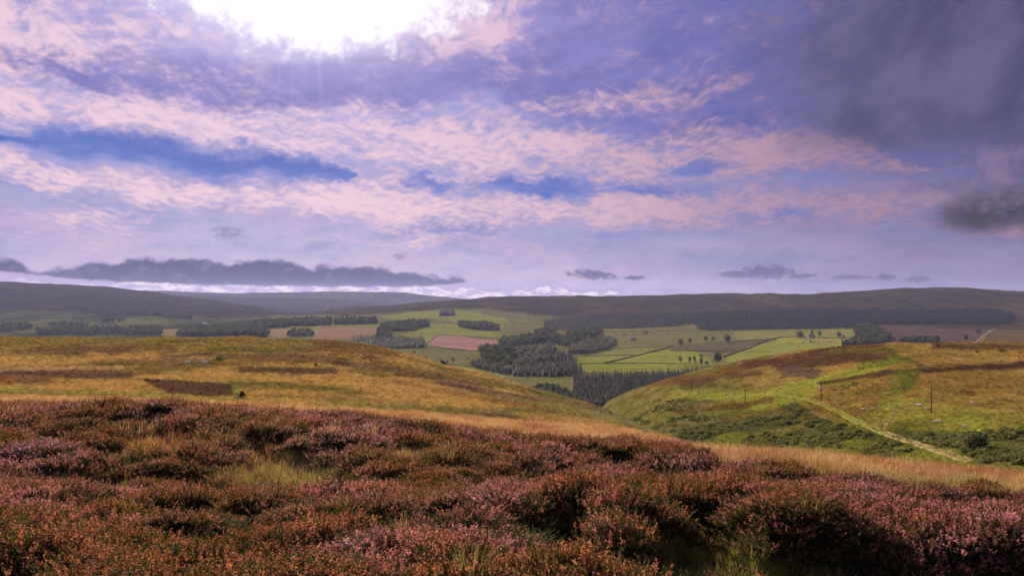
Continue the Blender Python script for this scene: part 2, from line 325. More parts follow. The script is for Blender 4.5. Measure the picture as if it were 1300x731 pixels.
# ------------------------------------------------------------------ the lie of the land
# Every curve crosses the view from left to right: (column, distance in m, height in m relative to the eye).
def P2z(Y, P): return Y*(HZ-P)/F
def crv(*pts): return np.array(pts, float)
def crvP(*pts): return np.array([(a, Y, P2z(Y, P)) for a, Y, P in pts], float)
L, R_ = -1500, 2800
curves = [
 crv((L,0.8,-1.65),(R_,0.8,-1.65)),
 crv((L,3.0,-1.95),(0,3.0,-1.95),(500,3.0,-1.92),(850,3.0,-2.1),(1300,3.0,-2.6),(R_,3.0,-2.6)),
 crv((L,4.7,-2.25),(0,4.7,-2.3),(500,4.7,-2.22),(820,4.7,-2.35),(1000,4.7,-2.8),(1300,4.7,-3.05),(R_,4.7,-3.0)),
 crv((L,7.0,-2.7),(0,7.0,-2.8),(430,7.0,-2.75),(700,7.0,-2.7),(850,7.0,-2.78),(1000,7.0,-2.68),(1300,7.0,-2.72),(R_,7,-2.8)),
 crv((L,11,-3.4),(0,11,-3.45),(430,11,-3.4),(600,11,-3.4),(750,11,-3.4),(900,11,-3.5),(1000,11,-3.55),(1300,11,-3.75),(R_,11,-3.7)),
 crv((L,17.5,-4.3),(0,17.5,-4.3),(120,17.5,-4.5),(220,17.5,-4.85),(420,17.5,-4.9),(520,17.5,-4.6),(620,17.5,-4.6),(800,17.5,-5.0),(900,17.5,-4.95),(1000,17.5,-4.65),(1300,17.5,-5.1),(R_,17.5,-5.1)),
 crv((L,28,-5.0),(0,28,-5.0),(120,28,-4.9),(250,28,-4.85),(450,28,-5.2),(600,28,-5.75),(750,28,-5.9),(850,28,-5.8),(1000,28,-5.85),(1100,28,-6.12),(1200,28,-6.38),(1300,28,-6.65),(1500,28,-7),(R_,28,-7)),
 crvP((L,55,512),(0,55,514),(300,55,522),(500,55,532),(700,55,546),(790,52,555),(850,50,566),(900,48,590),(1000,48,640),(1300,48,680),(R_,48,690)),
 crvP((L,110,480),(0,110,480),(300,110,485),(500,110,500),(700,110,521),(800,110,542),(850,110,562),(900,110,590),(1000,100,640),(1100,90,680),(1200,80,690),(1300,76,690),(R_,70,690)),
 crvP((L,200,456),(0,200,457),(300,200,459),(430,200,465),(500,200,477),(600,200,493),(700,200,512),(800,190,542),(850,180,560),(900,170,575),(1000,145,600),(1100,122,630),(1200,105,650),(1300,95,660),(R_,90,660)),
 crvP((L,420,430),(0,400,430),(300,400,429),(400,390,430),(450,385,435),(500,375,446),(540,370,456),(570,368,464),(620,365,475),(660,370,489),(700,380,503),(740,390,516),(765,392,521),(800,300,541),(850,235,556),(900,215,563),(1000,185,572),(1100,155,583),(1200,130,594),(1300,115,600),(R_,100,600)),
 crvP((L,470,438),(300,450,440),(500,430,460),(640,420,500),(700,430,520),(745,430,532),(765,430,527),(800,365,525),(850,330,505),(900,310,501),(1000,280,493),(1100,240,490),(1200,210,494),(1300,195,500),(R_,180,500)),
 crvP((L,560,460),(300,540,462),(500,520,490),(640,500,525),(700,490,535),(745,480,537),(765,480,516),(790,470,501),(830,455,486),(870,440,476),(900,430,468),(950,415,458),(1000,395,450),(1050,375,444),(1100,355,440),(1150,340,437),(1220,335,435.5),(1300,335,436),(R_,335,436)),
 crv((L,760,-100),(300,750,-105),(500,740,-120),(750,740,-130),(900,700,-95),(1100,620,-65),(1300,600,-60),(R_,600,-60)),
 crv((L,1150,-132),(500,1150,-132),(800,1150,-133),(1000,1150,-128),(1300,1150,-118),(R_,1150,-115)),
 crvP((L,1500,468),(0,1500,468),(500,1500,468),(760,1500,467),(1000,1500,462),(1150,1500,455),(1300,1500,450),(R_,1500,450)),
 crvP((L,2050,440),(0,2050,440),(300,2050,435),(450,2050,438),(600,2050,441),(760,2050,440),(900,2050,440),(1000,2050,438),(1150,2050,434),(1300,2050,433),(R_,2050,433)),
 crvP((L,2800,424),(0,2800,424),(200,2800,422),(400,2800,416),(500,2800,418),(600,2800,419),(760,2800,420),(900,2800,418),(1100,2800,416),(1300,2800,417),(R_,2800,418)),
 crvP((L,3700,406),(0,3700,407),(200,3700,407),(400,3700,402),(500,3700,398),(600,3700,398),(800,3700,399),(1000,3700,396),(1150,3700,395),(1300,3700,396),(R_,3700,395)),
 crvP((L,6500,355),(-100,6800,355),(0,6800,357.5),(80,6800,361),(140,6700,364),(170,6700,368),(240,6600,377),(280,6500,381),(330,6400,390),(360,6200,394),(395,5800,397),(440,5600,391),(500,5500,387),(560,5400,381.5),(600,5300,379.5),(625,5200,376.5),(700,5200,375),(800,5000,375),(880,5000,372.5),(960,4900,372.5),(1060,4800,371),(1110,4800,368.5),(1140,4800,366),(1180,4800,365),(1230,4800,365.5),(1260,4800,367.5),(1300,4800,370),(1500,4800,374),(R_,4800,372)),
 crv((L,8000,-90),(R_,8000,-90)),
 crvP((L,9500,378),(0,9500,378),(170,9500,374),(250,9500,375),(330,9500,377),(430,9500,379.5),(490,9500,387),(600,9500,392),(R_,9500,392)),
 crv((L,10700,-100),(R_,10700,-100)),
 crvP((L,12500,370),(0,12500,370),(170,12500,368.5),(220,12500,369.5),(300,12500,372),(345,12500,371),(400,12500,370),(500,12500,370.5),(540,12500,374),(590,12500,379),(650,12500,382),(R_,12500,384)),
 crv((L,15500,-120),(R_,15500,-120)),
]
TP = np.concatenate([np.arange(L, -60, 30), np.arange(-60, 1360, 4), np.arange(1360, R_+1, 30)]).astype(float)
NR = 1500
LY = np.linspace(math.log(0.8), math.log(15500), NR)
kY = np.array([pchip(c[:,0], c[:,1], TP) for c in curves]); kZ = np.array([pchip(c[:,0], c[:,2], TP) for c in curves])
TZ = np.empty((len(TP), NR))
for i in range(len(TP)):
    TZ[i] = pchip(np.log(kY[:, i]), kZ[:, i], LY)
# ease the knots a little along both directions
for _ in range(3):
    TZ[1:-1] = TZ[1:-1]*0.5 + (TZ[2:]+TZ[:-2])*0.25

def base_z(px, Y):
    fy = np.clip((np.log(Y)-LY[0])/(LY[-1]-LY[0])*(NR-1), 0, NR-1.001); j = fy.astype(int); t = fy-j
    fi = np.interp(px, TP, np.arange(len(TP))); i = np.clip(fi.astype(int), 0, len(TP)-2); s = fi-i
    return (TZ[i, j]*(1-t)+TZ[i, j+1]*t)*(1-s) + (TZ[i+1, j]*(1-t)+TZ[i+1, j+1]*t)*s

def sstep(a, b, x):
    t = np.clip((x-a)/(b-a), 0, 1); return t*t*(3-2*t)

def in_poly(px, py, poly):
    poly = np.asarray(poly, float); inside = np.zeros(px.shape, bool); n = len(poly); j = n-1
    for i in range(n):
        xi, yi = poly[i]; xj, yj = poly[j]
        if yi != yj:
            inside ^= ((yi > py) != (yj > py)) & (px < (xj-xi)*(py-yi)/(yj-yi)+xi)
        j = i
    return inside
def line_dist(px, py, pts, ys=1.0):
    """distance in columns/rows from a polyline; ys stretches rows"""
    best = np.full(px.shape, 1e9); pts = np.asarray(pts, float)
    for (ax, ay), (bx, by) in zip(pts[:-1], pts[1:]):
        ex, ey = bx-ax, (by-ay)*ys; l2 = ex*ex+ey*ey+1e-9
        t = np.clip(((px-ax)*ex + (py-ay)*ys*ey)/l2, 0, 1)
        best = np.minimum(best, np.hypot(px-ax-t*ex, (py-ay)*ys-t*ey))
    return best

# edge of the heather, rows by column
HX = [-300,0,100,200,300,400,500,600,700,780,860,950,1050,1150,1300,1600]
HP = [508,511,513,517,525,531,539,551,563,574,591,614,632,646,664,680]
HOLES = [(205,594,60,20),(270,590,36,13),(355,630,70,28),(400,650,56,22),(60,655,30,14),(725,775,50,30),(880,790,80,40),(1000,800,70,20),(215,715,34,20),(140,690,30,18),(470,750,26,18),(645,720,34,22),(600,660,30,18),(180,565,34,9),(520,612,36,14),(870,655,60,16),(440,585,40,10)]
def heather_amount(px, P, x, y):
    e = np.interp(px, HX, HP) + 8*fbm(x*0.30, y*0.16, 4)*np.clip((P-470)/60, 0.2, 1.2)
    a = sstep(-4, 12, P-e + 5*fbm(x*1.2, y*.6, 2))
    for hx, hy, rx, ry in HOLES:
        d = np.hypot((px-hx)/rx, (P-hy)/ry) + 0.45*fbm(x*1.1+hx, y*0.9, 3)
        a = a*sstep(0.75, 1.15, d)
    return a
def gapness(x, y):
    wx_ = x + 0.35*perlin(x*1.3, y*1.3); wy_ = y + 0.35*perlin(x*1.3+40, y*1.3)
    return worley(wx_/1.5, wy_/1.2)
def mound(x, y):
    wx_ = x + 0.35*perlin(x*1.3, y*1.3); wy_ = y + 0.35*perlin(x*1.3+40, y*1.3)
    a = np.clip(1-worley(wx_/1.5, wy_/1.2)**2*1.35, 0, 1)
    b = np.clip(1-worley(wx_/0.62+9, wy_/0.55)**2*1.5, 0, 1)
    big = fbm(x*0.16+3, y*0.16, 2)
    amp = 1 + 0.7*sstep(17, 21, y)*(1-sstep(27, 34, y)) - 0.45*sstep(34, 50, y)
    amp = amp + .35*(1-sstep(13, 18, y))
    return (0.46*a + 0.18*b)*amp + 0.34*big
def detail_z(px, Y, P, x):
    z = np.zeros_like(Y)
    near = Y < 75
    if near.any():
        xx, yy, pp, cc = x[near], Y[near], P[near], px[near]
        h = heather_amount(cc, pp, xx, yy)
        fade = 1-sstep(60, 75, yy)
        z[near] += (h*(mound(xx, yy)-0.12) + (1-h)*(0.16*(1-sstep(24, 34, yy)) + 0.05*fbm(xx*0.8, yy*0.8, 3)))*fade*sstep(1.0, 3.0, yy)
    z += 0.25*fbm(x/9.0, Y/9.0, 3)*sstep(55, 120, Y)*(1-sstep(600, 900, Y))
    z += 1.1*fbm(x/55.0, Y/70.0, 4)*sstep(120, 260, Y)*(1-sstep(500, 700, Y))
    z += 2.2*fbm(x/160, Y/160, 4)*sstep(700, 1200, Y)
    z += 7.0*fbm(x/520+5, Y/620, 5)*sstep(2600, 3800, Y)
    # gullies cut into the far hillsides
    z -= 9.0*np.abs(fbm(x/330+2, Y/900, 3))*sstep(3300, 4200, Y)
    return z
def ground(px, Y):
    px = np.atleast_1d(np.asarray(px, float)); Y = np.atleast_1d(np.asarray(Y, float))
    px, Y = np.broadcast_arrays(px, Y); px = px.ravel().copy(); Y = Y.ravel().copy()
    b = base_z(px, Y); x = (px-CX)/F*Y
    return b + detail_z(px, Y, HZ-b*F/Y, x)

_scan = np.exp(np.linspace(math.log(2.5), math.log(14000), 3500))
def hit(px, py, ymin=2.5):
    """where the line of sight through a photograph pixel meets the ground -> (x, y, z)"""
    z = ground(px, _scan); P = HZ - z*F/_scan
    ok = np.where((P <= py) & (_scan >= ymin))[0]
    if len(ok) == 0: return None
    k = ok[0]
    return ((px-CX)/F*_scan[k], float(_scan[k]), float(z[k]))
def ground_xy(x, y):
    return float(ground(CX + F*x/y, y)[0])

# ------------------------------------------------------------------ ground colour (the real colour of each kind of cover)
C_STRAW, C_OLIVE, C_RUST = (0.41, 0.262, 0.075), (0.18, 0.142, 0.035), (0.19, 0.088, 0.030)
C_BURN, C_GREEN, C_PALEG = (0.088, 0.040, 0.028), (0.175, 0.20, 0.030), (0.30, 0.28, 0.06)
C_FIELD, C_FIELD2, C_PINK, C_TAN = (0.32, 0.32, 0.050), (0.22, 0.22, 0.045), (0.50, 0.26, 0.19), (0.42, 0.28, 0.115)
C_BRACK, C_MOOR, C_MOOR2, C_SOIL = (0.085, 0.095, 0.028), (0.082, 0.062, 0.025), (0.15, 0.090, 0.034), (0.020, 0.016, 0.009)
C_CLEAR, C_ROUGH = (0.13, 0.078, 0.065), (0.235, 0.205, 0.065)
def paint(px, P, Y, x):
    n = len(px); A = np.zeros((n, 3))
    def mixin(w, c):
        w = np.clip(w, 0, 1)[:, None]; A[:] = A*(1-w) + np.array(c)*w
    n1 = fbm(x/30, Y/60, 4); n2 = fbm(x/7+9, Y/16, 3); n3 = fbm(x/300+3, Y/500, 4); n4 = fbm(x/90+7, Y/160-3, 4)
    # near moor
    A[:] = C_SOIL
    grass = 1-heather_amount(px, P, x, Y)
    mixin(grass*sstep(3, 10, Y), C_STRAW); mixin(grass*(1-sstep(18, 26, Y)), C_GREEN)
    mid = sstep(50, 62, Y); mixin(mid, C_STRAW)
    mixin(mid*sstep(-0.05, 0.45, n1+0.35*n2), C_OLIVE); mixin(mid*sstep(0.18, 0.5, n4+0.3*n2)*0.9, C_RUST)
    leftm = (Y < np.interp(px, [-2000,700,740,760,800,850,900,1000], [600,520,430,395,300,238,150,60])-12) & (Y > 40)
    rightm = (px > 745) & (Y > np.interp(px, [740,760,800,850,900,1000,1100,1200,1300], [400,395,300,238,215,185,140,115,100])-12) & (Y < 520)
    wp = px + 3.5*n2; wP = P + 1.6*n1 + 0.7*n2
    def poly(pts, c, ok, a=1.0): mixin(a*(in_poly(wp, wP, pts) & ok), c)
    def polyw(pts, c, ok, a=1.0): mixin(a*(in_poly(px+0.8*n2, P+0.4*n2, pts) & ok), c)
    def stroke(pts, w, c, ok, a=1.0, ys=2.0, rag=0.5):
        d = line_dist(px, P, pts, ys)*(1+rag*n2); mixin(a*(1-sstep(w*0.7, w*1.3, d))*ok, c)
    lm = leftm.astype(float)
    mixin(lm*sstep(452, 436, P)*0.6, C_OLIVE)
    for pts, w, c, a in [
        ([(20,447),(110,443),(160,447)], 8, C_BURN, .55), ([(60,452),(105,449)], 6, C_BURN, .6), ([(150,442),(220,442)], 6, C_BURN, .4),
        ([(210,455),(250,450),(330,455),(420,458),(440,461)], 9, C_BURN, .65), ([(120,462),(200,461),(330,462)], 7, C_BURN, .45),
        ([(0,474),(60,476),(160,479)], 9, C_BURN, .75), ([(0,484),(60,484)], 8, C_RUST, .8), ([(310,471),(420,472)], 8, C_BURN, .8),
        ([(430,462),(520,470),(560,478),(620,490)], 8, C_BURN, .6), ([(560,487),(620,500),(680,512)], 6, C_BURN, .7),
        ([(500,485),(600,505),(700,520),(760,533)], 5, C_RUST, .6), ([(560,470),(640,488),(740,519),(800,538)], 8, C_OLIVE, .7),
        ([(390,428),(450,440),(500,452)], 9, C_RUST, .6), ([(640,505),(700,518),(780,535)], 6, C_PALEG, .35),
        ([(560,521),(640,530),(720,541),(800,551)], 5, C_BURN, .7), ([(420,512),(520,520),(600,526)], 5, C_GREEN, .5),
        ([(0,470),(60,468),(150,468)], 7, C_TAN, .8), ([(120,492),(300,496),(420,502)], 9, C_STRAW, .7)]:
        stroke(pts, w, c, lm, a)
    polyw([(181,483),(240,484),(296,487),(297,503),(262,504),(213,500),(196,491)], C_BURN, leftm, .92)
    stroke([(0,496),(137,500),(215,503.5),(295,508),(430,517),(560,530)], 2.6, C_PALEG, lm, .95, 1.6, .3)
    stroke([(170,492),(190,500),(213,502)], 3, C_GREEN, lm, .6); stroke([(298,488),(300,505)], 4, C_GREEN, lm, .7, 1)
    # right hill
    mixin(rightm*.55*sstep(0, .3, n4), (.30, .20, .05))
    rm = rightm.astype(float)
    mixin(rm*.6*sstep(-.3, .2, n2), (.33, .20, .055)); mixin(rm*sstep(470, 560, P)*0.55, C_OLIVE); mixin(rm*sstep(505, 560, P - (px-1000)*0.03 + 12*n1)*0.75, C_GREEN)
    nose = rm*(1-sstep(900, 980, px+0.9*(P-500)))
    mixin(nose*0.65, C_ROUGH); mixin(nose*sstep(0, .4, n2)*0.5, C_BRACK)
    for pts, w, c, a in [
        ([(955,508),(1000,496),(1040,486),(1090,472),(1115,462)], 16, C_FIELD, .85), ([(860,500),(910,503),(960,499)], 12, C_FIELD, .7),
        ([(1100,462),(1140,456)], 12, C_GREEN, .8), ([(870,523),(960,516),(1000,508)], 10, C_GREEN, .6),
        ([(960,515),(990,512),(1010,508)], 9, C_FIELD, .75),
        ([(1000,462),(1050,452),(1110,447)], 20, C_BURN, .85), ([(1000,470),(1030,474)], 12, C_CLEAR, .7),
        ([(830,486),(900,478),(960,460),(1000,455)], 8, C_RUST, .8), ([(930,476),(960,473)], 9, C_BURN, .7), ([(950,462),(985,457)], 9, C_BURN, .7),
        ([(870,490),(900,481)], 8, C_BURN, .5), ([(860,521),(940,514),(975,508)], 7, C_RUST, .7),
        ([(1045,488),(1090,480),(1150,472),(1200,468),(1300,463)], 5, C_BURN, .85), ([(1180,470),(1230,466),(1300,464)], 8, C_BURN, .7),
        ([(1190,438),(1300,442)], 8, C_BURN, .7), ([(1060,448),(1150,442)], 7, C_OLIVE, .8), ([(1130,445),(1150,455),(1180,468)], 5, C_BRACK, .6),
        ([(1150,478),(1140,495),(1132,510)], 16, C_GREEN, .6), ([(1160,480),(1148,492)], 9, C_BRACK, .6),
        ([(1150,520),(1220,530),(1300,540)], 30, C_FIELD, .45), ([(1234,530),(1240,560)], 12, C_FIELD, .6),
        ([(1010,520),(1050,540),(1100,552),(1140,563)], 10, C_BRACK, .8), ([(1150,553),(1220,562),(1235,570)], 20, C_BRACK, .8),
        ([(1250,575),(1300,570)], 26, C_BRACK, .7), ([(880,550),(930,540),(1000,533)], 20, C_BRACK, .8)]:
        stroke(pts, w, c, rm, a)
    # valley floor and fields
    far = sstep(560, 700, Y); mixin(far, C_ROUGH); mixin(far*sstep(0.0, .4, n4)*0.7, C_FIELD2)
    mixin(far*sstep(2300, 3600, Y)*0.4, C_ROUGH)
    v = (Y > 700) & (Y < 5600)
    def field(pts, c, a=1.0):
        w = a*(in_poly(px, P, pts) & v); mixin(w, np.array(c))
    field([(345,417),(378,417),(368,428),(338,428)], C_TAN); field([(378,418),(408,413),(405,422),(395,428),(370,428)], C_FIELD)
    field([(407,415),(480,416),(480,424),(450,431),(395,430)], (0.42,0.26,0.13)); field([(408,413),(484,412),(482,416),(406,415)], C_FIELD)
    field([(480,402),(520,395),(556,392),(600,396),(640,402),(650,412),(600,410),(545,404),(500,406)], C_FIELD)
    field([(530,410),(640,412),(640,428),(560,425),(505,421)], C_FIELD, .85)
    field([(502,423),(554,425),(540,437),(526,431)], C_FIELD); field([(556,425),(600,428),(639,433),(622,441),(608,445.5),(575,443),(541,437)], C_PINK)
    field([(541,438),(608,446),(612,463),(560,460),(520,452),(490,445),(500,438)], C_ROUGH); field([(558,458),(590,464),(626,468),(640,476),(560,466)], C_FIELD)
    field([(634,466),(660,465),(668,473),(640,474)], C_FIELD); field([(600,412),(700,400),(760,420),(700,425),(640,428)], C_ROUGH, .5)
    field([(735,452),(804,450),(768,461),(735,462)], C_FIELD); field([(735,445),(845,440),(852,441),(808,450),(735,452)], C_PALEG, .8)
    field([(812,450),(852,443.5),(880,445),(905,460),(772,461)], C_FIELD); field([(735,462.5),(905,461.5),(905,472),(735,472)], C_FIELD)
    field([(860,434),(930,433),(978,430),(925,449),(850,445)], C_CLEAR, .55)
    field([(925,450),(980,430),(1000,428),(1090,430),(1095,438),(1020,452),(950,462),(920,462)], C_FIELD)
    field([(1000,429),(1095,430),(1060,437),(1010,433)], C_TAN, .45); field([(930,420),(1095,415),(1098,428),(1000,427),(935,432)], C_PALEG, .75)
    field([(735,425),(860,420),(930,420),(930,432),(850,440),(735,444)], C_ROUGH, .8); field([(860,418),(930,418),(925,426),(880,424)], C_GREEN, .5)
    field([(1100,408),(1262,412),(1248,428),(1240,437),(1085,438)], C_CLEAR, .95); field([(1262,412),(1500,415),(1500,437),(1245,437)], C_MOOR2, .9)
    # left side of the dale
    lv = ((px < 340) & v).astype(float)
    mixin(lv*0.85, (.12, .125, .045)); mixin(lv*sstep(-.1, .3, n3+0.5*n4)*0.75, (.06, .065, .025))
    field([(140,403),(210,401),(215,410),(150,412)], C_FIELD, .28); field([(10,414),(60,405),(120,407),(120,418),(20,422)], C_FIELD, .25); field([(205,418),(226,418),(222,426),(205,426)], C_TAN, .8)
    # open moor on the ridges
    up = np.interp(px, [-300,0,150,300,400,470,560,620,700,800,900,1300], [392,392,397,402,399,399,391,392,400,404,405,420])
    mv = (Y > 2700)*sstep(2, -3, P-up+2*n3)
    mv = np.maximum(mv, sstep(5000, 6000, Y))
    mixin(mv, C_MOOR); mixin(mv*sstep(-.1, .4, n3+.4*n4)*0.8, C_MOOR2); mixin(mv*sstep(.12, .4, n4-.2*n3)*0.7, (.05, .05, .02)); mixin(mv*sstep(480, 300, px)*.62, (.055, .052, .032))
    return A

# ------------------------------------------------------------------ mesh helpers
def mesh_np(name, V, Fq, mat, color=None, smooth=True):
    me = bpy.data.meshes.new(name)
    V = np.asarray(V, np.float32); Fq = np.asarray(Fq, np.int32); k = Fq.shape[1]
    me.vertices.add(len(V)); me.vertices.foreach_set('co', V.ravel())
    me.loops.add(Fq.size); me.loops.foreach_set('vertex_index', Fq.ravel())
    me.polygons.add(len(Fq)); me.polygons.foreach_set('loop_start', np.arange(0, Fq.size, k, dtype=np.int32))
    if smooth: me.polygons.foreach_set('use_smooth', np.ones(len(Fq), bool))
    if color is not None:
        at = me.attributes.new('albedo', 'FLOAT_COLOR', 'POINT')
        at.data.foreach_set('color', np.c_[color, np.ones(len(color))].astype(np.float32).ravel())
    me.update(calc_edges=True)
    if mat: me.materials.append(mat)
    return me
def link(name, me, parent=None):
    o = bpy.data.objects.new(name, me); col.objects.link(o)
    if parent: o.parent = parent
    return o
def tag(o, label=None, cat=None, group=None, kind=None):
    if label: o['label'] = label
    if cat: o['category'] = cat
    if group: o['group'] = group
    if kind: o['kind'] = kind
    return o
def new_mat(name):
    m = bpy.data.materials.new(name); m.use_nodes = True; m.node_tree.nodes.clear()
    gg = G(m.node_tree); out = gg.n('ShaderNodeOutputMaterial'); return m, gg, out
def leaf_mat(name, colf, trans=0.35, rough=0.75, spec=0.2):
    """diffuse + light through the leaf"""
    m, gg, out = new_mat(name); c = colf(gg)
    p = gg.n('ShaderNodeBsdfPrincipled'); gg.put(p.inputs['Base Color'], c); p.inputs['Roughness'].default_value = rough
    p.inputs['Specular IOR Level'].default_value = spec
    t = gg.n('ShaderNodeBsdfTranslucent'); gg.put(t.inputs['Color'], c)
    mx = gg.n('ShaderNodeMixShader'); mx.inputs[0].default_value = trans
    gg.nt.links.new(p.outputs[0], mx.inputs[1]); gg.nt.links.new(t.outputs[0], mx.inputs[2]); gg.nt.links.new(mx.outputs[0], out.inputs[0])
    return m
def flat_mat(name, colf, rough=0.9, bump=None, spec=0.2):
    m, gg, out = new_mat(name)
    p = gg.n('ShaderNodeBsdfPrincipled'); gg.put(p.inputs['Base Color'], colf(gg)); p.inputs['Roughness'].default_value = rough
    p.inputs['Specular IOR Level'].default_value = spec
    if bump:
        b = gg.n('ShaderNodeBump'); gg.put(b.inputs['Height'], bump[0](gg)); b.inputs['Distance'].default_value = bump[1]; b.inputs['Strength'].default_value = bump[2]
        gg.nt.links.new(b.outputs[0], p.inputs['Normal'])
    gg.nt.links.new(p.outputs[0], out.inputs[0]); return m
def wpos(gg): return gg.n('ShaderNodeNewGeometry').outputs['Position']

# ------------------------------------------------------------------ ground material and sheets
def ground_mat(name, fine, coarse, contrast, bdist, stretch=1.0):
    m, gg, out = new_mat(name)
    at = gg.n('ShaderNodeAttribute', attribute_name='albedo').outputs['Color']
    p = wpos(gg)
    pv = gg.vm('MULTIPLY', p, (1, stretch, 1))
    a = gg.noise(pv, fine, 5, 0.7); b = gg.noise(p, coarse, 5, 0.6)
    k = gg.mul(gg.lerp(0.32, 0.68, a, 1-contrast, 1+contrast), gg.lerp(0.3, 0.7, b, 1-contrast*0.6, 1+contrast*0.6))
    c = gg.vscale(at, k)
    hue = gg.noise(gg.vm('ADD', p, (70, 9, 3)), coarse*2.3, 4, 0.6)
    c2 = gg.mix(gg.sm(0.45, 0.7, hue), c, gg.vm('MULTIPLY', c, (0.78, 0.98, 0.7)))
    d = gg.n('ShaderNodeBsdfDiffuse'); gg.put(d.inputs['Color'], c2); d.inputs['Roughness'].default_value = 0.6
    bp = gg.n('ShaderNodeBump'); gg.put(bp.inputs['Height'], gg.add(a, gg.mul(b, 0.8))); bp.inputs['Distance'].default_value = bdist; bp.inputs['Strength'].default_value = 0.9
    gg.nt.links.new(bp.outputs[0], d.inputs['Normal']); gg.nt.links.new(d.outputs[0], out.inputs[0])
    return m
def sheet(name, cols, y0, y1, rows, mat):
    ys = np.exp(np.linspace(math.log(y0), math.log(y1), rows))
    PX, YY = np.meshgrid(cols, ys, indexing='ij'); px = PX.ravel(); Y = YY.ravel()
    z = ground(px, Y); x = (px-CX)/F*Y; b = z
    A = paint(px, HZ-base_z(px, Y)*F/Y, Y, x)
    n, m = len(cols), rows
    i = np.arange((n-1)*m).reshape(n-1, m)[:, :-1].ravel()
    Fq = np.c_[i, i+m, i+m+1, i+1]
    o = link(name, mesh_np(name, np.c_[x, Y, z], Fq, mat, A)); tag(o, kind='structure'); return o
edge_l = np.arange(L, -40, 20.0); edge_r = np.arange(1340, R_+1, 20.0)
colsA = np.concatenate([edge_l, np.arange(-40, 1340, 2.5), edge_r])
colsB = np.concatenate([edge_l, np.arange(-40, 1340, 1.25), edge_r])
sheet('moor_ground', colsA, 0.8, 60, 420, ground_mat('peat_and_turf', 9.0, 0.9, 0.45, 0.05))
sheet('hill_grassland', colsB, 60, 600, 330, ground_mat('rough_hill_grass', 1.6, 0.10, 0.60, 0.55, 0.6))
sheet('valley_ground', colsB, 600, 15500, 330, ground_mat('pasture_and_moor', 0.09, 0.012, 0.28, 3.0))
# the ground the photographer came over
V = [(x, y, -1.65 - 0.002*abs(x)) for x in np.linspace(-400, 400, 41) for y in np.linspace(-500, 0.8, 41)]
i = np.arange(40*41).reshape(40, 41)[:, :-1].ravel()
o = link('moor_ground_behind', mesh_np('moor_ground_behind', V, np.c_[i, i+41, i+42, i+1], bpy.data.materials['peat_and_turf'],
     np.tile(np.array([(0.10, 0.06, 0.035)]), (41*41, 1)))); tag(o, kind='structure')

# ------------------------------------------------------------------ growing things: shapes that are scattered
class MB:
    """collects faces for one mesh"""
    def __init__(s): s.v = []; s.f = []; s.mi = []
    def face(s, pts, mi=0):
        k = len(s.v); s.v += [tuple(p) for p in pts]; s.f.append(tuple(range(k, k+len(pts)))); s.mi.append(mi)
    def tube(s, a, b, ra, rb, n=6, mi=0, cap=True):
        a, b = Vector(a), Vector(b); d = (b-a).normalized(); u = d.orthogonal().normalized(); w = d.cross(u); k = len(s.v)
        for c, r in ((a, ra), (b, rb)):
            for i in range(n):
                t = 2*PI*i/n; s.v.append(tuple(c + u*math.cos(t)*r + w*math.sin(t)*r))
        for i in range(n):
            s.f.append((k+i, k+(i+1) % n, k+n+(i+1) % n, k+n+i)); s.mi.append(mi)
        if cap:
            s.f.append(tuple(k+n+i for i in range(n))); s.mi.append(mi)
    def box(s, c, size, rz=0, mi=0):
        c = Vector(c); M = Matrix.Rotation(rz, 3, 'Z'); k = len(s.v)
        for dx_ in (-.5, .5):
            for dy_ in (-.5, .5):
                for dz_ in (-.5, .5): s.v.append(tuple(c + M @ Vector((dx_*size[0], dy_*size[1], dz_*size[2]))))
        for q in ((0,1,3,2), (4,6,7,5), (0,4,5,1), (2,3,7,6), (0,2,6,4), (1,5,7,3)):
            s.f.append(tuple(k+i for i in q)); s.mi.append(mi)
    def mesh(s, name, mats, smooth=False):
        me = bpy.data.meshes.new(name); me.from_pydata(s.v, [], s.f); me.update()
        for m in mats: me.materials.append(m)
        me.polygons.foreach_set('material_index', s.mi)
        me.polygons.foreach_set('use_smooth', [smooth]*len(s.f)); return me

R = random.Random(5)
def rv(): return Vector((R.gauss(0, 1), R.gauss(0, 1), R.gauss(0, 1))).normalized()
def card(mb, c, d, n, l, w, mi, taper=0.3):
    """a small leaf: from c along d, width direction from n"""
    d = d.normalized(); s_ = d.cross(n)
    if s_.length < 1e-4: s_ = d.orthogonal()
    s_ = s_.normalized()*w/2
    mb.face([c-s_*0.5, c+s_*0.5, c+d*l*0.55+s_, c+d*l, c+d*l*0.55-s_] if taper < 0.5 else [c-s_, c+s_, c+d*l+s_*.6, c+d*l-s_*.6], mi)

def flower_col(gg):
    p = wpos(gg)
    a = gg.noise(p, 0.30, 3, 0.6); b = gg.noise(gg.vm('ADD', p, (31, 5, 2)), 1.1, 3, 0.6); c = gg.noise(p, 9.0, 2, 0.6); d = gg.noise(gg.vm('ADD', p, (3, 55, 2)), 0.11, 2, 0.5)
    rust = gg.mix(gg.sm(0.35, 0.65, c), (0.18, 0.066, 0.028), (0.44, 0.18, 0.08))
    pinkc = gg.mix(gg.sm(0.35, 0.65, c), (0.30, 0.105, 0.088), (0.70, 0.29, 0.26))
    mauve = gg.mix(gg.sm(0.35, 0.65, c), (0.42, 0.18, 0.20), (0.76, 0.42, 0.50))
    o = gg.mix(gg.sm(0.43, 0.64, a), rust, pinkc)
    o = gg.mix(gg.sm(0.53, 0.66, gg.add(gg.mul(a, 0.5), gg.mul(b, 0.5))), o, mauve)
    return gg.mix(gg.mul(gg.sm(0.52, 0.7, b), 0.45), o, (0.22, 0.12, 0.04))
M_FLOWER = leaf_mat('heather_bloom', flower_col, 0.42, 0.85, 0.1)
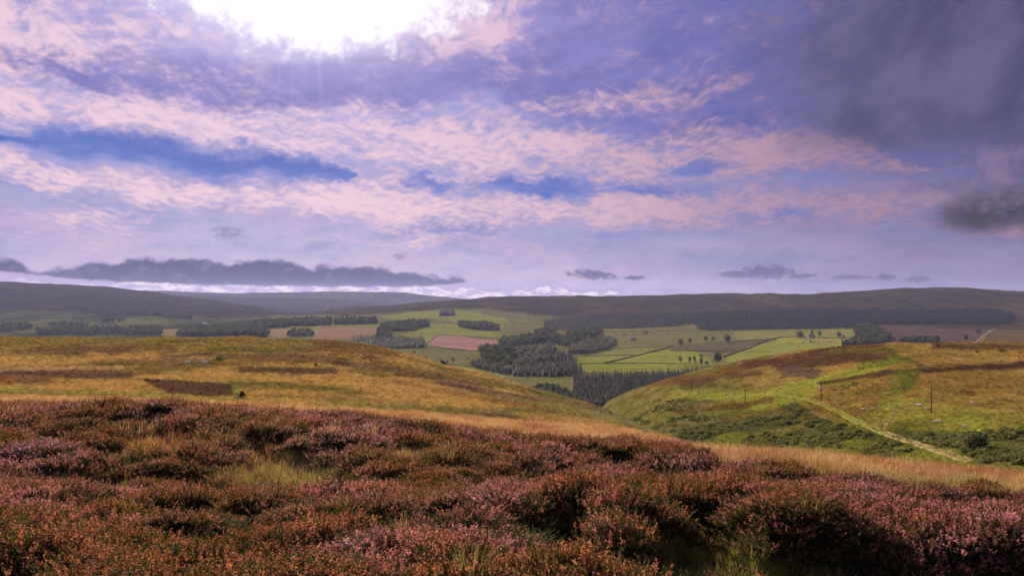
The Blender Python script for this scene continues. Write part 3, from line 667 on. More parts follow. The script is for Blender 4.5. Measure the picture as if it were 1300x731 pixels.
M_HLEAF = leaf_mat('heather_leaf', lambda gg: gg.mix(gg.noise(wpos(gg), 0.8, 3), (0.026, 0.036, 0.008), (0.125, 0.115, 0.026)), 0.35, 0.8, 0.1)
M_HSTEM = flat_mat('heather_stem', lambda gg: (0.05, 0.028, 0.018))
def inst_col(gg, fallback=(0.3, 0.2, 0.06), spread=0.35):
    a = gg.n('ShaderNodeAttribute', attribute_name='tint', attribute_type='INSTANCER').outputs['Color']
    r = gg.n('ShaderNodeObjectInfo').outputs['Random']
    return gg.vscale(a, gg.lerp(0, 1, gg.noise(wpos(gg), 3.0, 2), 1-spread, 1+spread))
M_TINT = leaf_mat('grass_blades', inst_col, 0.40, 0.7, 0.15)

def heather_proto(k, bloom=.58, n=40):
    mb = MB()
    for i in range(n):
        r = 0.14*math.sqrt(R.random()); t = R.random()*2*PI
        base = Vector((r*math.cos(t), r*math.sin(t), -0.06))
        up = Vector((math.cos(t)*r*3.2+R.gauss(0, .16), math.sin(t)*r*3.2+R.gauss(0, .16), 1)).normalized()
        h = R.uniform(0.17, 0.30) - r*0.3
        tip = base + up*h; sd = up.orthogonal().normalized()*0.0025
        mb.face([base-sd, base+sd, tip+sd*.5, tip-sd*.5], 2)
        fl = R.uniform(0.25, 0.5) if R.random() < bloom else 0.0
        for j in range(15):
            f = R.uniform(0.2, 1.02-fl); d = (up*0.7+rv()).normalized()
            card(mb, base+up*h*f, d, rv(), R.uniform(.016, .034), .008, 1)
        if fl:
            m = int(26*fl)
            for j in range(m):
                f = 1.0 - fl*(j+R.random())/m; d = (up*0.75+rv()).normalized(); w = 0.005 + 0.007*math.sin(PI*min(1, (1-f)/fl*.8+.15))
                c = base+up*h*f
                card(mb, c, d, rv(), w*1.5, w, 0, .9)
            if R.random() < 0.5:
                q = base+up*h*0.6; u2 = (up+rv()*0.6).normalized()
                for j in range(7): card(mb, q+u2*(0.02+0.009*j), (u2*.4+rv()).normalized(), rv(), .015, .010, 0, .9)
    return mb.mesh('heather_tuft', [M_FLOWER, M_HLEAF, M_HSTEM])
def grass_proto(k, n=34, hmin=.16, hmax=.42, rad=.12, droop=.5, w=.006):
    mb = MB()
    for i in range(n):
        r = rad*math.sqrt(R.random()); t = R.random()*2*PI; base = Vector((r*math.cos(t), r*math.sin(t), -.03))
        a = t + R.gauss(0, .8); out = Vector((math.cos(a), math.sin(a), 0)); h = R.uniform(hmin, hmax); dr = droop*R.uniform(.2, 1.3)
        side = Vector((-out.y, out.x, 0))*w; pts = []
        for s_ in (0, .4, .75, 1): pts.append(base + out*h*dr*s_*s_ + Vector((0, 0, h*(s_ - .35*dr*s_*s_))))
        for q in range(3):
            w0, w1_ = (1, .85, .55, .12)[q], (1, .85, .55, .12)[q+1]
            mb.face([pts[q]-side*w0, pts[q]+side*w0, pts[q+1]+side*w1_, pts[q+1]-side*w1_], 0)
    return mb.mesh('grass_tuft', [M_TINT])
def bracken_proto(k):
    mb = MB()
    for i in range(170):
        d = rv(); d.z = abs(d.z); c = Vector((d.x*.62, d.y*.62, d.z*.62))*R.uniform(.7, 1.08)
        out = (d + Vector((0, 0, .2)) + rv()*.5).normalized()
        card(mb, c, out, rv(), R.uniform(.16, .34), R.uniform(.10, .2), 0)
    return mb.mesh('bracken_clump', [M_TINT])

def proto_collection(name, meshes):
    c = bpy.data.collections.new(name)
    for i, me in enumerate(meshes):
        c.objects.link(bpy.data.objects.new('%s_%02d' % (name, i), me))
    return c
def scatter(name, pts, rotz, scl, idx, coll, tint=None, tilt=None):
    n = len(pts); me = bpy.data.meshes.new(name); me.vertices.add(n)
    me.vertices.foreach_set('co', np.asarray(pts, np.float32).ravel())
    rot = np.zeros((n, 3), np.float32); rot[:, 2] = rotz
    if tilt is not None: rot[:, 0] = tilt[0]; rot[:, 1] = tilt[1]
    scl = np.asarray(scl, np.float32)
    if scl.ndim == 1: scl = np.repeat(scl[:, None], 3, 1)
    me.attributes.new('rot', 'FLOAT_VECTOR', 'POINT').data.foreach_set('vector', rot.ravel())
    me.attributes.new('scl', 'FLOAT_VECTOR', 'POINT').data.foreach_set('vector', scl.ravel())
    me.attributes.new('idx', 'INT', 'POINT').data.foreach_set('value', np.asarray(idx, np.int32))
    if tint is None: tint = np.ones((n, 3))
    me.attributes.new('tint', 'FLOAT_COLOR', 'POINT').data.foreach_set('color', np.c_[tint, np.ones(n)].astype(np.float32).ravel())
    o = link(name, me)
    ng = bpy.data.node_groups.new(name, 'GeometryNodeTree')
    ng.interface.new_socket('Geometry', in_out='INPUT', socket_type='NodeSocketGeometry')
    ng.interface.new_socket('Geometry', in_out='OUTPUT', socket_type='NodeSocketGeometry')
    N = ng.nodes.new; gi = N('NodeGroupInput'); go = N('NodeGroupOutput'); ci = N('GeometryNodeCollectionInfo'); ip = N('GeometryNodeInstanceOnPoints')
    ci.inputs['Collection'].default_value = coll; ci.inputs['Separate Children'].default_value = True; ci.inputs['Reset Children'].default_value = True
    def attr(nm, t, out):
        a = N('GeometryNodeInputNamedAttribute'); a.data_type = t; a.inputs['Name'].default_value = nm; return a.outputs['Attribute']
    ip.inputs['Pick Instance'].default_value = True
    ng.links.new(gi.outputs[0], ip.inputs['Points']); ng.links.new(ci.outputs[0], ip.inputs['Instance'])
    ng.links.new(attr('idx', 'INT', 0), ip.inputs['Instance Index'])
    e2r = N('FunctionNodeEulerToRotation'); ng.links.new(attr('rot', 'FLOAT_VECTOR', 0), e2r.inputs[0]); ng.links.new(e2r.outputs[0], ip.inputs['Rotation'])
    ng.links.new(attr('scl', 'FLOAT_VECTOR', 0), ip.inputs['Scale']); ng.links.new(ip.outputs[0], go.inputs[0])
    md = o.modifiers.new('scatter', 'NODES'); md.node_group = ng
    return o

COL_H = proto_collection('heather_tufts', [heather_proto(k) for k in range(7)] + [heather_proto(k, .15, 30) for k in range(3)])
COL_G = proto_collection('grass_tufts', [grass_proto(k) for k in range(4)] + [grass_proto(k, 26, .3, .6, .08, .35, .004) for k in range(2)])
COL_B = proto_collection('bracken_clumps', [bracken_proto(k) for k in range(4)])

# candidates spread over the ground with a spacing that grows with distance
def candidates(y0, y1, s_of_y, pxa=-160, pxb=1460):
    out = []
    Y = y0
    while Y < y1:
        s_ = s_of_y(Y); n = int((pxb-pxa)/F*Y/s_)
        px = pxa + (np.arange(n)+rng.random(n))*(pxb-pxa)/n
        out.append(np.c_[px, Y + (rng.random(n)-.5)*s_*1.6]); Y += s_
    return np.concatenate(out)
cand = candidates(2.2, 64, lambda Y: max(0.105, 0.0085*Y))
px, Y = cand[:, 0], cand[:, 1]; x = (px-CX)/F*Y; z = ground(px, Y); Pb = HZ-base_z(px, Y)*F/Y
H = heather_amount(px, Pb, x, Y); gap = fbm(x*0.9+5, Y*0.9, 3)
gw = gapness(x, Y)+0.12*gap; bloom = 1-sstep(.38, .58, gw+0.16*fbm(x*.4, Y*.4, 2))
keep = (rng.random(len(px)) < np.clip(H*1.6-0.3, 0, 1)*np.where(bloom > .3, 1, .8)*(1-.95*sstep(.60, .70, gw)))
hp = np.c_[x, Y, z][keep]; s_ = np.clip(Y[keep]/12.5, 1.0, 2.3)*rng.uniform(.78, 1.22, keep.sum())
vig = 0.85+0.5*np.clip(fbm(x[keep]*.5, Y[keep]*.5, 2), -.5, .6)
ml = rng.normal(0, .16, (2, keep.sum()))
o = scatter('heather', hp, rng.random(len(hp))*2*PI, np.c_[s_, s_, s_**.66*vig*.88*(.66+.36*bloom[keep])], np.where(rng.random(len(hp)) < bloom[keep]*.92+.04, rng.integers(0, 7, len(hp)), rng.integers(7, 10, len(hp))), COL_H, tilt=ml)
tag(o, 'flowering heather in pink and rust covering the slope nearest the camera', 'heather', kind='stuff')
print('heather', len(hp))
# grass: in the hollows green, along the far rim golden
gk = (H < 0.72) & (rng.random(len(px)) < 0.95)
gk |= (rng.random(len(px)) < 0.012*(Y < 30))
rim = candidates(10, 62, lambda Y: max(.10, 0.0068*Y)); px2, Y2 = rim[:, 0], rim[:, 1]; x2 = (px2-CX)/F*Y2
H2 = heather_amount(px2, HZ-base_z(px2, Y2)*F/Y2, x2, Y2); k2 = (H2 < .5) & (rng.random(len(px2)) < .9)
gp = np.concatenate([np.c_[x, Y, z][gk], np.c_[x2, Y2, ground(px2, Y2)][k2]]); yy = gp[:, 1]; n = len(gp)
t = sstep(17, 26, yy)[:, None]; v = rng.random((n, 1))
green = np.array([.17, .17, .035])*(1-v) + np.array([.33, .25, .08])*v
v = np.clip(.5+fbm(gp[:, 0]*.35, gp[:, 1]*.25, 3)[:, None]+.25*(v-.5), 0, 1)
gold = np.array([.58, .40, .17])*(1-v) + np.array([.36, .15, .055])*v
s_ = np.clip(yy/14, .8, 1.7)*rng.uniform(.55, 1.1, n)
o = scatter('moor_grass', gp, rng.random(n)*2*PI, np.c_[s_*1.3, s_*1.3, s_*.72], rng.integers(0, 6, n), COL_G, green*(1-t)+gold*t)
tag(o, 'long grass, green in the hollows and golden along the rim of the slope', 'grass', kind='stuff')
# tussocks over both hills
cand = candidates(58, 430, lambda Y: 0.0075*Y, -60, 1360)
px, Y = cand[:, 0], cand[:, 1]; x = (px-CX)/F*Y; z = ground(px, Y); Pb = HZ-base_z(px, Y)*F/Y
A = paint(px, Pb, Y, x)
k = (rng.random(len(px)) < 0.75) & ~((px > 850) & (Y < 105)); n = k.sum()
s_ = np.clip(0.020*Y[k], 1.3, 4.2)*rng.uniform(.6, 1.25, n)
o = scatter('hill_tussocks', np.c_[x, Y, z][k], rng.random(n)*2*PI, np.c_[s_, s_, s_*.55], rng.integers(0, 4, n), COL_G, A[k]*rng.choice([.5, .7, .85, 1.0, 1.15, 1.3], (n, 1)))
tag(o, 'tussocks of rough hill grass on the slopes either side of the ravine', 'grass', kind='stuff')
print('tussocks', n)
# bracken on the lower side of the right hill
cand = candidates(105, 330, lambda Y: 0.0062*Y, 745, 1330)
px, Y = cand[:, 0], cand[:, 1]; x = (px-CX)/F*Y; z = ground(px, Y); Pb = HZ-base_z(px, Y)*F/Y
w = fbm(x/16+4, Y/26, 4)*0.9
dens = np.zeros(len(px))
for pts, wd, a in [([(1005,522),(1050,542),(1100,556),(1150,568)], 13, .75), ([(875,553),(905,545),(960,537),(1010,531)], 9, 1.0), ([(960,561),(1010,552),(1060,558),(1120,572)], 16, .8),
                   ([(1150,552),(1200,560),(1235,566)], 9, 1.0), ([(1255,560),(1310,552)], 14, .6), ([(1235,580),(1300,583)], 10, .9), ([(1075,520),(1100,516)], 5, .8), ([(1060,497),(1085,490)], 5, .4), ([(1010,510),(1000,516)], 6, .5),
                   ([(770,520),(820,515),(870,510)], 14, .4), ([(860,535),(900,525)], 14, .3), ([(780,525),(830,540),(880,556)], 5, .6)]:
    d = line_dist(px, Pb, pts, 1.6); dens = np.maximum(dens, a*(1-sstep(wd*.6, wd*1.5, d)))
dens = np.where(line_dist(px, Pb, [(1000,503),(1040,513),(1085,534),(1120,549),(1170,566),(1232,586)], 1.0) < 6.5, 0, dens)
k = (rng.random(len(px)) < np.clip(dens*.75+w*1.1-.14, 0, 1)*(dens > .05)); n = k.sum()
v = rng.random((n, 1)); tint = np.array([.075, .095, .035])*(1-v) + np.array([.19, .18, .055])*v
s_ = rng.uniform(.7, 1.6, n)*(0.85+dens[k]*.4)
o = scatter('bracken', np.c_[x, Y, z-.15][k], rng.random(n)*2*PI, np.c_[s_, s_, s_*.8], rng.integers(0, 4, n), COL_B, tint)
tag(o, 'dark green bracken in drifts below the track on the right hill', 'bracken', kind='stuff')
print('bracken', n)

# ------------------------------------------------------------------ trees
M_BARK = flat_mat('bark', lambda gg: gg.mix(gg.noise(wpos(gg), 3.0, 3), (0.05, 0.035, 0.025), (0.12, 0.09, 0.065)), .95)
def tree_col(a, b, sc_):
    def f(gg):
        r = gg.n('ShaderNodeObjectInfo').outputs['Random']
        return gg.vscale(gg.mix(gg.sm(.3, .7, gg.noise(wpos(gg), sc_, 4)), a, b), gg.lerp(0, 1, r, .6, 1.5))
    return f
M_NEEDLE = leaf_mat('spruce_needles', tree_col((0.013, 0.024, 0.011), (0.034, 0.044, 0.019), .12), .2)
M_BROAD = leaf_mat('broad_leaves', tree_col((0.040, 0.058, 0.020), (0.115, 0.120, 0.042), .06), .3)
M_GREYLEAF = leaf_mat('willow_leaves', tree_col((0.085, 0.09, 0.055), (0.17, 0.16, 0.10), .06), .3)
def conifer_parts(H_=16, Rr=2.9, seed=0, lean=0):
    R.seed(900+seed); tr, cr = MB(), MB()
    tr.tube((0, 0, -.6), (0, 0, H_*.96), .26, .03, 6)
    nt = 13
    for i in range(nt):
        f = .04 + .96*i/nt; zc = H_*f; rr = Rr*(1-f)**.8*R.uniform(.8, 1.12) + .15; nb = 9 if i < 8 else 6
        for j in range(nb):
            t = 2*PI*(j+R.random()*.7)/nb + i; r = rr*R.uniform(.72, 1.15)
            d = Vector((math.cos(t), math.sin(t), -.28+.5*f)); c = Vector((0, 0, zc+R.uniform(-.3, .3)))
            s_ = Vector((-math.sin(t), math.cos(t), 0))*r*.36; tip = c+d*r
            cr.face([c, c+d*r*.55+s_-Vector((0, 0, .28)), tip], 0); cr.face([c, tip, c+d*r*.55-s_-Vector((0, 0, .28))], 0)
    for j in range(4):
        t = j*PI/2; cr.face([(math.cos(t)*.35, math.sin(t)*.35, H_*.9), (math.cos(t+1.4)*.35, math.sin(t+1.4)*.35, H_*.9), (0, 0, H_*1.03)], 0)
    return tr, cr
def broad_parts(H_=11, Rr=4.2, seed=0, n=420, trunk=.22, tall=1.0, loose=.0, leafw=.9):
    R.seed(300+seed); tr, cr = MB(), MB(); base = H_*trunk
    tr.tube((0, 0, -.6), (0, 0, base), .34, .25, 7, cap=False)
    lobes = []
    for i in range(9):
        t = R.random()*2*PI; r = Rr*R.uniform(.15, .62); zc = R.uniform(base+.16*H_, H_*.86)
        k_ = 1-abs((zc-H_*.55)/(H_*.55))**2*.5
        c = Vector((math.cos(t)*r*k_, math.sin(t)*r*k_, zc)); lobes.append((c, Rr*R.uniform(.34, .55)))
        tr.tube((0, 0, base*.9), c, .13, .03, 5)
    lobes.append((Vector((0, 0, H_*.80)), Rr*.5)); lobes.append((Vector((0, 0, H_*.5)), Rr*.55))
    for i in range(n):
        c, r = R.choice(lobes); d = rv(); q = c + Vector((d.x, d.y, d.z*.8*tall))*r*R.uniform(.55, 1.12+loose)
        if q.z < base*.6: continue
        card(cr, q, (d+rv()).normalized(), rv(), leafw*R.uniform(.6, 1.4), leafw*R.uniform(.5, 1.1), 0)
    return tr, cr
def join(parts, m1, m2, name):
    a, b = parts; mb = MB(); mb.v = list(a.v); mb.f = list(a.f); mb.mi = [0]*len(a.f); k = len(mb.v)
    mb.v += b.v; mb.f += [tuple(i+k for i in f) for f in b.f]; mb.mi += [1]*len(b.f)
    return mb.mesh(name, [m1, m2])
CONS = [join(conifer_parts(16+R.uniform(-1, 1), 3.1+.25*k, k), M_BARK, M_NEEDLE, 'spruce_tree') for k in range(5)]
BRDS = [join(broad_parts(10.5, 4.1, k), M_BARK, M_BROAD, 'broadleaf_tree') for k in range(5)]
WILS = [join(broad_parts(7.5, 3.8, 40+k, 360), M_BARK, M_GREYLEAF, 'willow_tree') for k in range(3)]
C_CON = proto_collection('spruces', CONS); C_BRD = proto_collection('broadleaves', BRDS); C_WIL = proto_collection('willows', WILS)

def fill(poly, spacing, ymin=600, jit=.45, ymax=9000):
    """tree feet inside an outline on the ground"""
    p = np.asarray(poly, float); x0, x1, y0, y1 = p[:, 0].min(), p[:, 0].max(), p[:, 1].min(), p[:, 1].max()
    ys = np.array([h[1] for h in (hit(a, b, ymin) for a in np.linspace(x0, x1, 6) for b in np.linspace(y0, y1, 6)) if h])
    out = []; Y = ys.min()*.97
    while Y < ys.max()*1.04:
        n = max(1, int((x1-x0)/F*Y/spacing)); px = x0 + (np.arange(n)+.5+rng.uniform(-jit, jit, n))*(x1-x0)/n
        Yj = Y + rng.uniform(-jit, jit, n)*spacing
        z = ground(px, Yj); P = HZ-z*F/Yj
        wx_ = px+6*fbm(px*.05, P*.2, 2)*min(1, (x1-x0)/60)
        k = in_poly(wx_, P, poly); out.append(np.c_[(px-CX)/F*Yj, Yj, z][k]); Y += spacing
    return np.concatenate(out) if out else np.zeros((0, 3))
def wood(name, label, polys, spacing, coll, nproto, sc0=.75, sc1=1.15, cat='wood', thin=None):
    pts = np.concatenate([fill(p, spacing) for p in polys])
    if thin is not None: pts = pts[fbm(pts[:, 0]/45, pts[:, 1]/90, 3) > thin]
    n = len(pts)
    o = scatter(name, pts, rng.random(n)*2*PI, (lambda s_: np.c_[s_, s_, s_*rng.uniform(.85, 1.15, n)])(rng.uniform(sc0*.75, sc1*1.1, n)), rng.integers(0, nproto, n), coll)
    tag(o, label, cat, kind='stuff'); print(name, n)
    return o
# nearest plantation: single trees in front, the rest behind them as one wood
near = fill([(727,514),(727,484),(760,482),(820,481),(862,478),(905,474),(900,480),(868,490),(830,500),(780,516),(748,520)], 6.4)
near = near[np.argsort(near[:, 1])]
NI = 290
first = {}
def plant(name, me, p, s_, label, cat, group):
    o = link(name, me); o.location = p; o.scale = (s_[0], s_[0], s_[1]); o.rotation_euler = (0, 0, R.random()*2*PI)
    return tag(o, label, cat, group)
for p in near[:NI]:
    s0 = R.uniform(.8, 1.15); plant('spruce_tree', R.choice(CONS), p, (s0, s0*R.uniform(.85, 1.12)), 'dark spruce crowded into the plantation between the bright fields and the ravine mouth', 'spruce', 'spruces of the plantation above the ravine mouth')
n = len(near)-NI
if n > 0:
    s_ = rng.uniform(.8, 1.15, n)
    o = scatter('spruce_plantation', near[NI:], rng.random(n)*2*PI, np.c_[s_, s_, s_*rng.uniform(.85, 1.12, n)], rng.integers(0, 5, n), C_CON)
    tag(o, 'back rows of the dark spruce plantation below the bright green fields', 'wood', kind='stuff')
print('near spruces', len(near))
nb = fill([(664,503),(672,495),(700,494),(716,499),(748,512),(752,519),(730,515),(700,507),(676,505)], 8.5)
nb = nb[np.argsort(nb[:, 1])][:110]
for q, p in enumerate(nb):
    s0 = R.uniform(.75, 1.15); plant('broadleaf_tree', R.choice(BRDS), p, (s0, s0*R.uniform(.8, 1.1)), 'rounded broadleaf tree in the thicket left of the spruce plantation', 'tree', 'broadleaf trees of the valley thicket')
print('near broadleaves', len(nb))

def single(px, py, kind, h, r, label, seed=0, group=None, ymin=600, name=None, n=420, **kw):
    """a tree of its own, with trunk and crown, whose foot shows at a photograph pixel; h, r in metres"""
    p = hit(px, py, ymin)
    e = bpy.data.objects.new(name or {'spruce': 'spruce_tree', 'broad': 'broadleaf_tree', 'bush': 'hawthorn_bush', 'poplar': 'poplar_tree'}[kind], None); col.objects.link(e); e.location = p
    tr, cr = conifer_parts(h, r, seed) if kind == 'spruce' else broad_parts(h, r, seed, n, **kw)
    link('trunk', tr.mesh('trunk', [M_BARK]), e); link('crown', cr.mesh('crown', [M_NEEDLE if kind == 'spruce' else M_BROAD]), e)
    tag(e, label, {'bush': 'bush'}.get(kind, 'tree'), group); return e
single(864, 462, 'poplar', 18, 4.0, 'leftmost of the slim trees standing in a row on the green field edge', 1, trunk=.2, tall=1.3, leafw=1.1)
single(875.5, 462, 'poplar', 15, 3.6, 'slim tree just right of the leftmost one in the field-edge row', 2, trunk=.12, tall=1.4, leafw=1.1)
single(882, 463, 'poplar', 17, 3.6, 'slim tree left of the tallest one in the field-edge row', 3, trunk=.12, tall=1.4, leafw=1.1)
single(890.5, 465, 'poplar', 24, 4.8, 'tallest dark narrow tree in the row on the green field edge', 4, n=560, trunk=.1, tall=1.5, leafw=1.2)
single(897, 464, 'bush', 9, 4.2, 'low tree tucked between the tallest tree and the big round one', 5, trunk=.1)
single(911.5, 462, 'broad', 22, 10.5, 'large round dark tree at the end of the field-edge row', 6, n=950, trunk=.1, leafw=1.6)
single(864, 440, 'broad', 20, 12, 'broad dark tree clump above the bright fields, left of three', 7, n=800, trunk=.1, leafw=1.6)
single(876, 438, 'broad', 20, 6, 'thinner tree touching the broad dark clump above the bright fields', 8, n=380, trunk=.25, leafw=1.5)
single(896, 434.5, 'broad', 18, 6.5, 'rounded tree in the pair midway along the rough pasture', 9, n=420, leafw=1.5)
single(905.5, 434, 'broad', 17, 6, 'loose pale-leaved tree in the pair midway along the rough pasture', 10, n=320, loose=.2, leafw=1.4)
single(923.5, 434, 'broad', 19, 13, 'wide flat-topped dark tree on the wall right of the pair', 11, n=900, trunk=.08, leafw=1.7)
single(1015, 429, 'broad', 21, 14, 'wide dark tree left of the small farm among the fields', 12, n=850, trunk=.08, leafw=1.8)
single(1031, 427, 'broad', 19, 6, 'upright tree rising behind the small farm', 13, n=360, leafw=1.5)
single(1040.5, 428, 'broad', 20, 9, 'pale green tree on the right side of the small farm', 14, n=560, leafw=1.5)
single(1065.5, 428, 'broad', 19, 9, 'lone round dark tree right of the small farm', 15, n=620, trunk=.1, leafw=1.6)
single(1071, 429, 'bush', 8, 5, 'low bush at the foot of the lone round tree by the farm', 16, n=260)
single(421, 397.5, 'broad', 32, 12, 'lone tree standing on the skyline shoulder of the far ridge', 17, n=500, ymin=3000, leafw=2.4)
single(415, 398, 'broad', 20, 11, 'lower tree beside the lone skyline tree on the far ridge', 18, n=400, ymin=3000, leafw=2.4)
single(575, 461.5, 'bush', 12, 5.5, 'dark bush alone on the rough pasture below the pink field', 19, n=360)
single(568, 461.5, 'bush', 7, 5, 'low bush beside the dark one below the pink field', 20, n=260)
single(598, 464, 'bush', 8, 5.5, 'small bush at the top wall of the narrow bright green field', 21, n=260)
single(604, 463.5, 'bush', 9, 5, 'taller small bush near the wood below the pink field', 22, n=260)
single(668, 475, 'bush', 8, 3.5, 'little tree on the bright corner of field beside the central wood', 23, n=240)
single(1242, 425, 'broad', 22, 10, 'dark tree beside the pale lane on the far right', 24, n=520, leafw=1.6)
single(1226, 433, 'broad', 18, 6, 'ragged tree at the lower right of the cleared hillside', 25, n=360, leafw=1.6)
single(306, 505, 'bush', .55, .5, 'green bush at the right corner of the brown burnt patch', 26, ymin=40, n=260, leafw=.12)
single(401, 466, 'bush', .9, .5, 'small dark bush on the golden hillside above the long burnt strip', 28, ymin=60, n=220, leafw=.2)
single(277, 458.5, 'bush', .7, 2.4, 'low spreading patch of dark scrub on the left hill near the sheep', 29, ymin=60, n=320, leafw=.3)
single(1190, 440, 'bush', 1.0, 1.2, 'dark scrub bush near the crest of the right hill', 30, ymin=150, n=220, leafw=.25)
single(1271, 446.5, 'bush', 1.0, 2.0, 'wide low dark bush on the golden grass of the right hill', 31, ymin=150, n=260, leafw=.25)
single(1240, 447.5, 'bush', .8, .8, 'tiny bush left of the wide low one on the right hill', 32, ymin=150, n=160, leafw=.25)
single(1233, 573, 'bush', 3.2, 2.6, 'dark thorn bush growing over the bend of the track', 33, ymin=90, n=420, leafw=.4)
single(1243, 570, 'bush', 2.4, 1.7, 'smaller thorn bush just right of the one at the track bend', 34, ymin=90, n=300, leafw=.35)

wood('hillside_plantation', 'long dark conifer plantation across the far hillside on the right', [
     [(884,418),(880,404),(900,397),(960,395),(1040,393),(1200,393),(1262,394),(1285,400),(1289,407),(1270,413),(1180,411),(1105,412),(1092,417),(1000,418),(900,420)]], 10.5, C_CON, 5, .8, 1.2)
wood('hazy_plantation', 'blue-grey belt of conifers along the foot of the far ridge', [
     [(690,418),(690,409),(720,402),(800,399),(890,400),(895,408),(860,414),(800,417),(760,417),(720,420)]], 10.5, C_CON, 5, .75, 1.15)
wood('clearing_edge_wood', 'mixed wood at the left edge of the cleared hillside', [
     [(1084,419),(1100,414),(1122,422),(1130,430),(1130,436),(1100,440),(1070,442),(1080,436),(1092,430)], [(1140,436.5),(1145,433),(1195,433),(1198,436)]], 9, C_BRD, 5, .9, 1.5)
wood('upper_conifer_block', 'small square conifer block in the central valley wood', [[(687,459),(686,453),(724,452),(727,459)]], 6.8, C_CON, 5, .9, 1.15)
wood('lower_conifer_block', 'wider conifer block with ragged top below the square one', [[(650,477.5),(655,471),(690,466),(728,463),(739,470),(735,478)]], 6.8, C_CON, 5, .8, 1.1)
wood('central_wood', 'dark broadleaf wood running up the middle of the valley', [
     [(609,449),(618,443),(650,443),(656,452),(652,466),(630,466),(611,459)], [(633,441),(636,434),(680,428),(683,437),(665,442),(640,444)],
     [(677,434),(680,423),(694,421),(708,426),(708,434),(690,436)], [(704,436),(712,427),(760,420),(768,422),(738,436),(722,442)]], 9, C_BRD, 5, .8, 1.6, thin=-.35)
wood('willow_scrub', 'pale grey-green scrub wood between the darker central woods', [
     [(652,462),(654,445),(700,439),(706,446),(686,452),(684,464),(664,468)], [(722,449),(722,441),(745,434),(774,430),(782,436),(772,444),(745,450)], [(600,466),(610,460),(640,468),(655,472),(640,476)], [(752,520),(765,512),(780,510),(776,516)]], 8.5, C_WIL, 3, .9, 1.5)
wood('left_ridge_belt', 'dark tree belt along the upper edge of the tan fields', [
     [(363,414),(365,408),(421,406),(421,412),(400,414)], [(424,412),(424,407),(476,405),(480,411)], [(295,426),(300,416),(335,415),(342,424),(338,428)], [(318,418),(322,410),(362,408),(364,416)]], 10, C_BRD, 5, .95, 1.6)
wood('left_spruce_belt', 'spruces on the valley side left of the bright pink field', [
     [(440,434),(462,431),(500,432),(538,434),(542,441),(500,443),(455,441)]], 8, C_CON, 5, .75, 1.15)
wood('farmstead_wood', 'trees gathered round the pale farmhouse', [
     [(482,414),(500,411),(542,409),(545,414),(528,420),(500,421),(484,418)], [(480,421),(486,418),(498,428),(490,431),(478,430)], [(364,428),(368,423),(396,422),(400,427)]], 9.5, C_BRD, 5, .9, 1.5)
wood('knoll_clump', 'compact dark tree clump on the high pasture', [[(557,401),(558,397),(577,397),(578,401)]], 9, C_CON, 5, 1.0, 1.5)
wood('slope_clump', 'long oval tree clump on the pasture above the pink field', [[(580,414),(586,411),(620,412),(634,416),(632,420),(606,419)]], 9, C_BRD, 5, 1.0, 1.5)
wood('dale_woods', 'hazy woods scattered over the far left side of the dale', [
     [(118,401),(120,397),(206,397),(210,402)], [(128,410),(128,404),(156,404),(158,409)], [(0,422),(0,412),(38,412),(40,418)], [(44,426),(46,420),(118,418),(120,427)],
     [(120,426),(122,418),(206,418),(208,426)], [(208,404),(210,400),(244,403),(246,406)], [(60,414),(64,411),(112,412),(112,416)]], 13, C_BRD, 5, .8, 1.6, thin=-.12)
wood('dale_mouth_wood', 'dark wood rising just beyond the crest of the left hill', [[(226,427),(232,419),(262,416),(300,415),(304,427)]], 10, C_BRD, 5, 1.0, 1.6)

hl = []
def lone_line(pts, gap, ragged=16):
    for (ax, ay), (bx, by) in zip(pts[:-1], pts[1:]):
        n = max(2, int(math.hypot(bx-ax, by-ay)/gap))
        for i in range(n):
            if R.random() < .3: continue
            t = (i+R.random())/n; h = hit(ax+(bx-ax)*t, ay+(by-ay)*t, 700)
            if h: hl.append((h[0]+R.gauss(0, ragged), h[1]+R.gauss(0, ragged), h[2]))
for pts in [[(0,411),(60,404),(140,402)], [(10,424),(60,417),(140,415),(230,416)], [(100,406),(180,404),(260,410)], [(20,402),(80,398),(120,399)], [(200,412),(250,407),(320,409)],
            [(0,418),(50,415),(100,417)], [(260,404),(320,402),(380,404)], [(480,404),(520,396),(560,392)], [(500,408),(545,404),(600,411),(650,413)], [(640,404),(700,400)],
            [(505,422),(530,412),(560,404)], [(610,447),(600,456),(612,463)], [(735,430),(790,426),(850,424)], [(930,421),(1000,419),(1090,418)], [(655,428),(700,416)],
            [(1000,437),(1050,434),(1092,434)], [(480,446),(520,452),(556,459)]]:
    lone_line(pts, 3.4)
hl = np.array(hl); n = len(hl); s_ = rng.uniform(.25, .62, n)**1*rng.choice([1, 1, 1, 1.7], n)
tag(scatter('hedgerow_trees', hl, rng.random(n)*2*PI, s_, rng.integers(0, 5, n), C_BRD), 'scattered hedgerow trees and scrub between the valley fields', 'scrub', kind='stuff')

